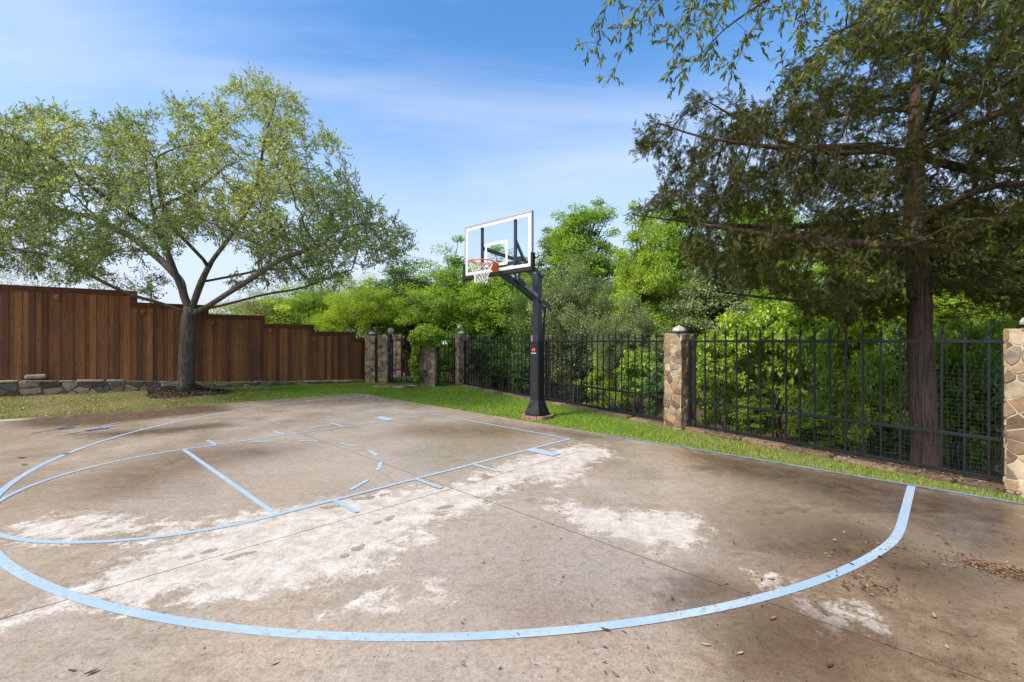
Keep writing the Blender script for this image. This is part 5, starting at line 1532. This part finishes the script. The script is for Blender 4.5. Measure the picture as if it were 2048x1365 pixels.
WOODS = [
    ('fine_tree', 722, 25, 545, 220, 'fresh', 'rounded lime green tree rising right of the low end of the wooden fence', GF_),
    ('fine_tree', 640, 28, 550, 260, 'maple', 'feathery mid green tree under the right boughs of the oak', GF_),
    ('fine_tree', 545, 29, 578, 300, 'pale', 'pale green tree low behind the middle steps of the wooden fence', GF_),
    ('sparse_tree', 215, 20, 545, 170, 'pale', 'thin pale tree peeping over the wooden fence left of the oak trunk', GF_),
    ('sparse_tree', 105, 19, 515, 150, 'pale', 'thin pale tree over the highest section of wooden fence', GF_),
    ('sparse_tree', 10, 20, 540, 120, 'pale', 'wispy pale tree over the wooden fence at the left edge', GF_),
    ('conifer', 815, 27, 530, 180, 'dark', 'dark dull conifer between the lime tree and the ivy covered pillar', GF_),
    ('broad_tree', 815, 36, 535, 280, 'deep', 'deep green tree far behind the dark conifer', GF_),
    ('broad_tree', 905, 21, 516, 220, 'maple', 'leafy mid green tree right above the ivy covered pillar', GT),
    ('broad_tree', 990, 19, 528, 240, 'maple', 'broad mid green tree under the basketball net', GT),
    ('broad_tree', 1010, 27, 556, 190, 'deep', 'deep green tree behind the left edge of the hoop pole', GT),
    ('fine_tree', 1150, 15.5, 500, 210, 'olive', 'grey green fine leaved tree just right of the basketball pole', GT),
    ('fine_tree', 1070, 17.5, 545, 150, 'deep', 'dark fine leaved tree directly behind the basketball pole', GT),
    ('tall_tree', 1165, 33, 418, 200, 'maple', 'tall green tree poking into the sky right of the backboard', GT),
    ('tall_tree', 1120, 40, 470, 160, 'deep', 'distant dark green tree in the gap beside the backboard', GT),
    ('broad_tree', 1285, 21, 462, 190, 'fresh', 'brilliant yellow green tree left of the big cedar boughs', GT),
    ('tall_tree', 1345, 28, 412, 200, 'maple', 'tall green tree rising behind the lowest left cedar boughs', GT),
    ('fine_tree', 1255, 13, 590, 170, 'olive', 'low grey green fine leaved tree left of the lamp topped pillar', GT),
    ('broad_tree', 1420, 20, 500, 220, 'olive', 'grey green tree behind the middle of the cedar crown', GT),
    ('tall_tree', 1510, 27, 400, 240, 'maple', 'tall mid green tree hidden behind the left half of the cedar crown', GT),
    ('broad_tree', 1580, 17, 520, 240, 'maple', 'mid green tree under the left cedar boughs', GT),
    ('tall_tree', 1690, 24, 440, 240, 'maple', 'tall green tree glimpsed left of the cedar trunk', GT),
    ('broad_tree', 1760, 15, 545, 230, 'fresh', 'bright green tree just left of the cedar trunk', GT),
    ('tall_tree', 1890, 25, 430, 250, 'maple', 'tall green tree glimpsed right of the cedar trunk', GT),
    ('broad_tree', 1940, 14, 540, 250, 'fresh', 'bright green tree right of the cedar trunk', GT),
    ('tall_tree', 2080, 22, 420, 260, 'maple', 'tall green tree at the right edge behind the cedar', GT),
    ('broad_tree', 2130, 12, 530, 260, 'maple', 'mid green tree at the right edge over the stone pillar', GT),
    ('shrub', 890, 18.2, 690, 90, 'maple', 'bright shrub behind the narrow fence panel', GS),
    ('shrub', 965, 17.2, 668, 110, 'shade', 'dark shrub behind the fence just right of the second lamp pillar', GS),
    ('shrub', 1010, 18.6, 650, 120, 'maple', 'mid green shrub behind the middle of the far fence panel', GS),
    ('shrub', 1045, 15.6, 705, 90, 'shade', 'low shade shrub behind the fence left of the padded pole', GS),
    ('shrub', 1100, 18.5, 640, 130, 'deep', 'deep green shrub far behind the fence right of the padded pole', GS),
    ('shrub', 1170, 16.5, 700, 110, 'shade', 'low cool green shrub in the dark gap beyond the fence', GS),
    ('shrub', 1215, 13.6, 690, 110, 'vine', 'lit yellow green shrub in the gap beyond the fence', GS),
    ('vine_shrub', 1280, 11.4, 690, 110, 'maple', 'leafy shrub behind the fence left of the lamp topped pillar', GS),
    ('vine_shrub', 1320, 10.6, 720, 90, 'shade', 'low shade shrub touching the lamp topped pillar', GS),
    ('vine_shrub', 1415, 9.8, 655, 130, 'vine', 'lit viny shrub just right of the lamp topped pillar', GS),
    ('vine_shrub', 1470, 10.6, 610, 150, 'vine', 'tall lit viny shrub behind the first bars right of the lamp topped pillar', GS),
    ('vine_shrub', 1500, 9.2, 790, 110, 'vine', 'low lit shrub behind the bottom rail near the lamp topped pillar', GS),
    ('vine_shrub', 1560, 10.8, 590, 170, 'vine', 'tall viny shrub with drooping bright leaves under the cedar', GS),
    ('vine_shrub', 1625, 8.6, 815, 110, 'maple', 'low leafy shrub behind the bottom rail in the middle of the near panel', GS),
    ('vine_shrub', 1690, 9.0, 610, 160, 'vine', 'bright leaved shrub left of the cedar trunk', GS),
    ('vine_shrub', 1745, 8.0, 690, 130, 'vine', 'yellowish leaved shrub touching the left side of the cedar trunk', GS),
    ('vine_shrub', 1790, 7.9, 850, 90, 'shade', 'low dark shrub at the foot of the cedar trunk', GS),
    ('shrub', 1640, 13, 650, 170, 'shade', 'dark shrub deep in the shade under the cedar', GS),
    ('shrub', 1500, 13.5, 690, 150, 'shade', 'dark shrub deep behind the lit viny shrubs', GS),
    ('shrub', 1800, 12, 640, 170, 'deep', 'deep green shrub behind the cedar trunk', GS),
    ('vine_shrub', 1915, 8.8, 620, 160, 'maple', 'leafy shrub right of the cedar trunk', GS),
    ('vine_shrub', 1985, 7.4, 690, 150, 'shade', 'dark leafy shrub beside the near right stone pillar', GS),
    ('shrub', 1950, 11.5, 640, 190, 'deep', 'deep green shrub far behind the right end of the near panel', GS),
    ('vine_shrub', 2060, 8.0, 600, 170, 'vine', 'bright shrub behind the near right stone pillar', GS),
]
for k, (kind, px, y, tp, w, gr, lab, grp) in enumerate(WOODS):
    plant(kind, px, y, tp, w, gr, lab, grp, rz=k * 2.399)

# distant wood that closes the view, one mass
def far_wood():
    rg = np.random.default_rng(77); Ps = []; 
    n = 60000
    ang = rg.uniform(-.15, 1.05, n); R_ = rg.uniform(38, 58, n)
    top = 5.5 + 2.6 * np.sin(ang * 9) + 1.6 * np.sin(ang * 23 + 1) + 1.2 * np.sin(ang * 51)
    z = -1.0 + (top + 1.0) * rg.random(n) ** .8
    P = np.c_[np.sin(ang) * R_, np.cos(ang) * R_, z]
    d = nrm(rg.normal(0, 1, (n, 3)) - np.array([0, 0, .3])); N = nrm(rg.normal(0, .6, (n, 3)) + np.array([0, -.3, .7]))
    tint = np.clip(.45 + .2 * np.sin(ang * 31 + z) + rg.normal(0, .15, n), 0, 1)
    me = leaf_mesh(P, d, N, rg.uniform(.35, .6, n), rg.uniform(.22, .36, n), tint)
    tag(link_mesh('far_wood', me, GREENS['deep']), 'mass of far green woodland closing the view behind the nearer trees', 'woodland', kind='stuff')
far_wood()

# ---- ivy over the pillar by the gate
def ivy():
    rg = np.random.default_rng(51); c = np.array([*IVYP, 0])
    t = thing('ivy', 'bright yellow green ivy heaped over a stone pillar and hanging down its left side', 'climber', (*IVYP, 1.8))
    P = []; N = []
    n = 2600; d = nrm(rg.normal(0, 1, (n, 3))); d[:, 2] = np.abs(d[:, 2]) * 1.0 - .15
    rad = 1 + .13 * np.sin(d[:, 0] * 7) * np.cos(d[:, 2] * 6) + rg.normal(0, .11, n)
    P.append(c + np.array([-.10, -.04, 1.72]) + d * np.array([.56, .46, .46]) * rad[:, None]); N.append(d + rg.normal(0, .3, d.shape))
    for (x0, x1, z0, z1, cnt, yy) in ((-.58, -.34, .25, 1.75, 1300, -.28), (-.54, -.36, .2, 1.7, 500, -.1), (-.3, .40, 1.38, 1.75, 600, -.29), (.30, .46, 1.42, 1.8, 260, -.2)):
        u = rg.random(cnt); x = rg.uniform(x0, x1, cnt); z = z0 + (z1 - z0) * u
        keepx = rg.random(cnt) < np.interp(z, [z0, z1], [.35, 1])
        q = np.c_[c[0] + x + .05 * np.sin(z * 6), c[1] + yy + rg.normal(0, .05, cnt), z][keepx]
        P.append(q); N.append(np.tile([-.25, -1, .25], (len(q), 1)) + rg.normal(0, .35, q.shape))
    P = np.concatenate(P); N = np.concatenate(N); n = len(P); N = N + rg.normal(0, .35, N.shape)
    D = nrm(rg.normal(0, .5, (n, 3)) + np.array([0, -.2, -.8]))
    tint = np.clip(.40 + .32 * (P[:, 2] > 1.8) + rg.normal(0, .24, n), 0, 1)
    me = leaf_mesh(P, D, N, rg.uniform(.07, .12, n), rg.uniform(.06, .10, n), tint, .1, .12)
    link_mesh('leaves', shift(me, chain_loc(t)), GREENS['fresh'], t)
    m = MB()
    for k in range(9):
        x = rg.uniform(-.45, .3); m.tube([c + np.array([x, -.31, z_]) + rg.normal(0, .02, 3) for z_ in np.linspace(-.02, 1.7, 9)], .006, 5)
    m.build('stems', M['bark_dark'], t)
ivy()

# ------------------------------------------------------------------ lawn, mulch, debris
def grass():
    rg = np.random.default_rng(61); n = 1500000
    q = np.c_[rg.uniform(-14.5, 6.5, n), rg.uniform(2.5, 18, n)]
    so_ = slab_out(q); wt = wall_t(q); it = iron_t(q)
    ok = (so_ > .0) & (wt < -.0) & (it < -.16)
    for (p, rad) in ((PC[0], .2), (PC[1], .2), (PC[2], .2), (PC[3], .2), (IVYP, .24)): ok &= np.abs(q - p).max(1) > rad
    ok &= ((q - PO) ** 2).sum(1) > .335 ** 2
    ok &= ((q - TREE) ** 2).sum(1) > .75 ** 2 * (1 + .3 * np.sin(np.arctan2(q[:, 1] - TREE[1], q[:, 0] - TREE[0]) * 3))
    ok &= ~((q[:, 0] > -4.8) & (q[:, 0] < -3.4) & (q[:, 1] > 15.75) & (q[:, 1] < 16.7))
    q = q[ok]
    dr = dryness(q); pn = .5 + .22 * np.sin(q[:, 0] * 2.3 + 1.1 * np.sin(q[:, 1] * 1.9)) + .18 * np.sin(q[:, 1] * 3.1 + q[:, 0] * 1.3) + .2 * np.sin(q[:, 0] * 9 + 2 * np.sin(q[:, 1] * 7))
    bare = rg.random(len(q)) < np.clip(dr * (.15 + .6 * pn) - .08, 0, .7)
    q = q[~bare]; dr = dr[~bare]; pn = pn[~bare]
    # thinner far away, where single blades cannot be told apart
    dist = np.hypot(q[:, 0], q[:, 1]); kp = rg.random(len(q)) < np.clip(9 / dist, .5, 1); q = q[kp]; dr = dr[kp]; pn = pn[kp]; dist = dist[kp]
    n = len(q); z = zground(q) - .004
    az = rg.uniform(0, 6.283, n); lean = rg.uniform(.1, .75, n); h = rg.uniform(.022, .055, n) * (1 - .35 * dr) * (.8 + .5 * pn)
    edge = slab_out(q) < .06; h = np.where(edge, h * 1.15, h)
    w = rg.uniform(.0022, .0042, n) * np.clip(dist / 6.5, 1, 1.9)
    cd = np.c_[np.cos(az), np.sin(az)]; sd = np.c_[-np.sin(az), np.cos(az)]
    b = np.c_[q, z]; tipv = np.c_[q + cd * (h * lean)[:, None], z + h]
    V = np.stack([np.c_[q + sd * w[:, None], z], np.c_[q - sd * w[:, None], z], tipv], 1).reshape(-1, 3)
    straw = rg.random(n) < np.clip(dr * (.12 + .55 * pn) + .04, 0, .9)
    g1 = np.array((.12, .22, .016)); g2 = np.array((.30, .44, .04)); s1 = np.array((.20, .145, .06)); s2 = np.array((.42, .33, .165))
    f = np.clip(.35 + .45 * pn * rg.random(n) + rg.normal(0, .18, n), 0, 1)[:, None]
    col = np.where(straw[:, None], s1 + (s2 - s1) * f, g1 + (g2 - g1) * f)
    me = np_mesh(V, np.arange(n * 3).reshape(n, 3), None, {'tint': col})
    tag(link_mesh('grass', me, M['grass']), 'short lawn grass around the court, lush at the back and strawy at the left', 'grass', kind='stuff')
    return n
print('grass', grass())

def bits(name, pts, zs, size, cols, label, cat, seed, flat=.25, elong=2.2):
    """scattered chips: small irregular slivers, one object"""
    rg = np.random.default_rng(seed); n = len(pts); az = rg.uniform(0, 6.283, n)
    L = size * rg.uniform(.4, 1.4, n); Wd = L / elong * rg.uniform(.5, 1.3, n)
    d = np.c_[np.cos(az), np.sin(az), rg.normal(0, flat * .5, n)]; N = np.c_[rg.normal(0, flat, (n, 2)), np.ones(n)]
    D = nrm(d); Sd = nrm(np.cross(D, N)); N = np.cross(Sd, D); P = np.c_[pts, zs]
    th = L * .12
    V = np.stack([P - D * L[:, None] / 2, P + Sd * Wd[:, None] / 2 + N * th[:, None], P + D * L[:, None] / 2, P - Sd * Wd[:, None] / 2 + N * th[:, None] * .6, P + N * th[:, None] * 2.0], 1)
    b = np.arange(n)[:, None] * 5
    F = np.concatenate([b + np.array([q]) for q in ([0, 4, 1], [1, 4, 2], [2, 4, 3], [3, 4, 0])])
    c = np.array(cols)[rg.integers(0, len(cols), n)] * rg.uniform(.7, 1.3, (n, 1))
    me = np_mesh(V.reshape(-1, 3), F, None, {'tint': np.tile(c, (4, 1))})
    return tag(link_mesh(name, me, M['chips']), label, cat, kind='stuff')
rg = np.random.default_rng(71)
# mulch round the oak
n = 2600; a = rg.uniform(0, 6.283, n); rad = .95 * np.sqrt(rg.random(n)) * (1 + .18 * np.sin(a * 3)); q = np.c_[TREE[0] + rad * np.cos(a) * 1.15, TREE[1] + rad * np.sin(a) * .85]
q = q[wall_t(q) < -.02]
bits('mulch', q, zground(q) + rg.uniform(0, .035, len(q)), .07, [(.03, .02, .016), (.06, .035, .025), (.022, .015, .014), (.09, .055, .035)], 'dark shredded bark mulch heaped round the foot of the oak', 'mulch', 3, .5)
# fallen litter over the lawn strip at the left
q = np.c_[rg.uniform(-13, -5.5, 5000), rg.uniform(8.5, 16, 5000)]; q = q[(slab_out(q) > 0) & (wall_t(q) < -.03)]
q = q[rg.random(len(q)) < dryness(q)]
bits('leaf_litter', q, zground(q) + .02, .045, [(.34, .26, .14), (.22, .14, .07), (.42, .34, .2), (.15, .09, .05)], 'dry leaf litter strewn over the thin lawn under the oak', 'leaf litter', 4, .5)
q0 = PC[1] + FN * .16; s_ = rg.random(420) * 4.5
q = q0 + FD * s_[:, None] + FN * rg.normal(0, .13, 420)[:, None]
bits('leaf_litter', q, np.full(420, .018) + rg.uniform(0, .008, 420), .04, [(.16, .09, .045), (.20, .12, .07), (.09, .05, .03), (.26, .18, .11)], 'brown leaf litter lying along the kerb below the near fence panel', 'leaf litter', 9, .4)
# crumbs and twiglets all over the court
n = 2600; px_ = rg.uniform(0, 2048, n); py_ = 830 + 535 * rg.random(n) ** .8
q = np.array([G(x, y) for x, y in zip(px_, py_)]); q = q[slab_out(q) < -.05]
q = q[rg.random(len(q)) < np.clip(.22 + .11 * q[:, 0] + .22 * (q[:, 1] < 3.6), .10, .9)]
bits('leaf_crumbs', q, np.full(len(q), .004), .010, [(.04, .026, .018), (.08, .05, .03), (.03, .022, .018), (.13, .08, .045)], 'dark crumbs and bits of twig sprinkled over the concrete court', 'leaf litter', 5, .2, 2.0)
n = 110; q = np.array([G(x, y) for x, y in zip(rg.uniform(900, 2048, n), rg.uniform(980, 1360, n))]); q = q[slab_out(q) < -.1]
bits('leaf_crumbs', q, np.full(len(q), .005), .034, [(.035, .024, .017), (.07, .045, .028)], 'short dark twigs scattered over the right side of the court', 'leaf litter', 6, .1, 7)
# drift of dead leaves at the right edge
c0, c1 = G(1940, 1128), G(2110, 1172)
f = rg.random(520); q = c0 + (c1 - c0) * f[:, None] + rg.normal(0, 1, (520, 2)) * (.05 + .05 * f[:, None])
c0, c1 = G(1700, 1165), G(1800, 1185); f = rg.random(90); q = np.concatenate([q, c0 + (c1 - c0) * f[:, None] + rg.normal(0, .07, (90, 2))])
q2 = G(1830, 1110) + rg.normal(0, 1, (160, 2)) * np.array([.45, .16]); q = np.concatenate([q, q2]); q = q[slab_out(q) < -.05]
bits('leaf_drift', q, .006 + .012 * rg.random(len(q)), .03, [(.11, .055, .026), (.17, .09, .045), (.05, .028, .017), (.24, .15, .08)], 'drift of brown dead leaves on the wet concrete at the right edge', 'leaf litter', 8, .5, 2.6)
# single fallen leaves one can point at
FALL = [(1545, 1240, .075, 'b', 30, 'curled orange brown leaf below the three point line near the joint'),
        (183, 1348, .07, 'd', 60, 'dark shrivelled leaf at the bottom left of the court'),
        (145, 1344, .045, 'd', 10, 'thin dark leaf sliver left of the shrivelled leaf at the bottom left'),
        (548, 1330, .05, 'y', 40, 'small yellow green leaf lying near the bottom centre left'),
        (406, 1298, .035, 'y', 120, 'tiny pale leaf just below the near three point line'),
        (1410, 1292, .06, 'y', 150, 'slim yellowish leaf below the three point line right of centre'),
        (1480, 1310, .05, 'y', 20, 'pale leaf near the bottom, right of the slim yellowish leaf'),
        (1895, 1298, .045, 'y', 70, 'small yellow leaf on the joint at the bottom right'),
        (1722, 1155, .06, 'y', 100, 'pale leaf on the bare concrete inside the right end of the arc'),
        (1542, 1160, .07, 't', 10, 'tan curled leaf inside the arc near the centre right'),
        (1868, 1235, .07, 't', 45, 'tan leaf on the broom marked concrete at lower right'),
        (1630, 1095, .03, 't', 0, 'small tan crumb of leaf inside the arc below the fence'),
        (1345, 1200, .05, 'd', 80, 'dark brown twig like leaf beside the joint inside the arc'),
        (1210, 1262, .06, 'd', 160, 'dark curl of leaf lying on the three point line'),
        (42, 917, .16, 'b', 20, 'reddish brown leaf cluster on the far left of the court'),
        (132, 909, .12, 'b', 70, 'reddish brown leaf right of the leaf cluster at the far left'),
        (50, 931, .1, 'd', 15, 'dark leaf scrap on the outer line at the far left'),
        (1000, 1340, .035, 'd', 45, 'dark speck of leaf at the bottom centre'),
        (1230, 1352, .05, 'b', 110, 'brown leaf at the bottom edge right of centre'),
        (1660, 1335, .06, 'd', 30, 'dark leaf at the bottom edge towards the right')]
LC = {'b': mat_plain('orange brown dead leaf', (.24, .10, .04), .6, 0, .3, .3, 40), 'd': mat_plain('dark dead leaf', (.07, .04, .025), .6, 0, .3, .3, 40),
      'y': mat_plain('yellowing leaf', (.30, .26, .11), .5, 0, .3, .2, 40), 't': mat_plain('tan dead leaf', (.28, .18, .10), .6, 0, .3, .3, 40)}
for k, (px, py, L, c, an, lab) in enumerate(FALL):
    p = G(px, py); L *= .8; a = math.radians(an); d = np.array([math.cos(a), math.sin(a), 0]); s = np.array([-d[1], d[0], 0]); V = []; F = []
    rows = 7
    for i_ in range(rows):
        f = i_ / (rows - 1); w = L * .19 * math.sin(math.pi * min(1, .06 + f * .92)) ** .8
        ct = np.array([p[0], p[1], .006]) + d * L * (f - .5) + np.array([0, 0, L * .14 * (2 * f - 1) ** 2]) + s * L * .05 * math.sin(f * 4 + k)
        for e, up_ in ((-1, .5), (0, 0), (1, .42)): V.append(ct + s * w * e + np.array([0, 0, w * up_]))
    for i_ in range(rows - 1):
        for e in range(2): F.append((i_ * 3 + e, i_ * 3 + e + 1, i_ * 3 + e + 4, i_ * 3 + e + 3))
    tag(link_mesh('fallen_leaf', np_mesh(np.array(V), np.array(F)), LC[c], None, True), lab, 'leaf', 'fallen leaves on the court')
# weed sprouting by the oak's foot
m_, lme = clump_tree(301, .45, .13, .05, 9, 90, .07, .03, .008, 2, crad=.08)
t = thing('weed', 'small weed with a few leaves right of the oak trunk', 'plant', (-8.72, 13.45, float(zground(np.array([-8.72, 13.45])))))
m_.build('stems', M['bark_dark'], t, local=True); link_mesh('leaves', lme, GREENS['maple'], t)
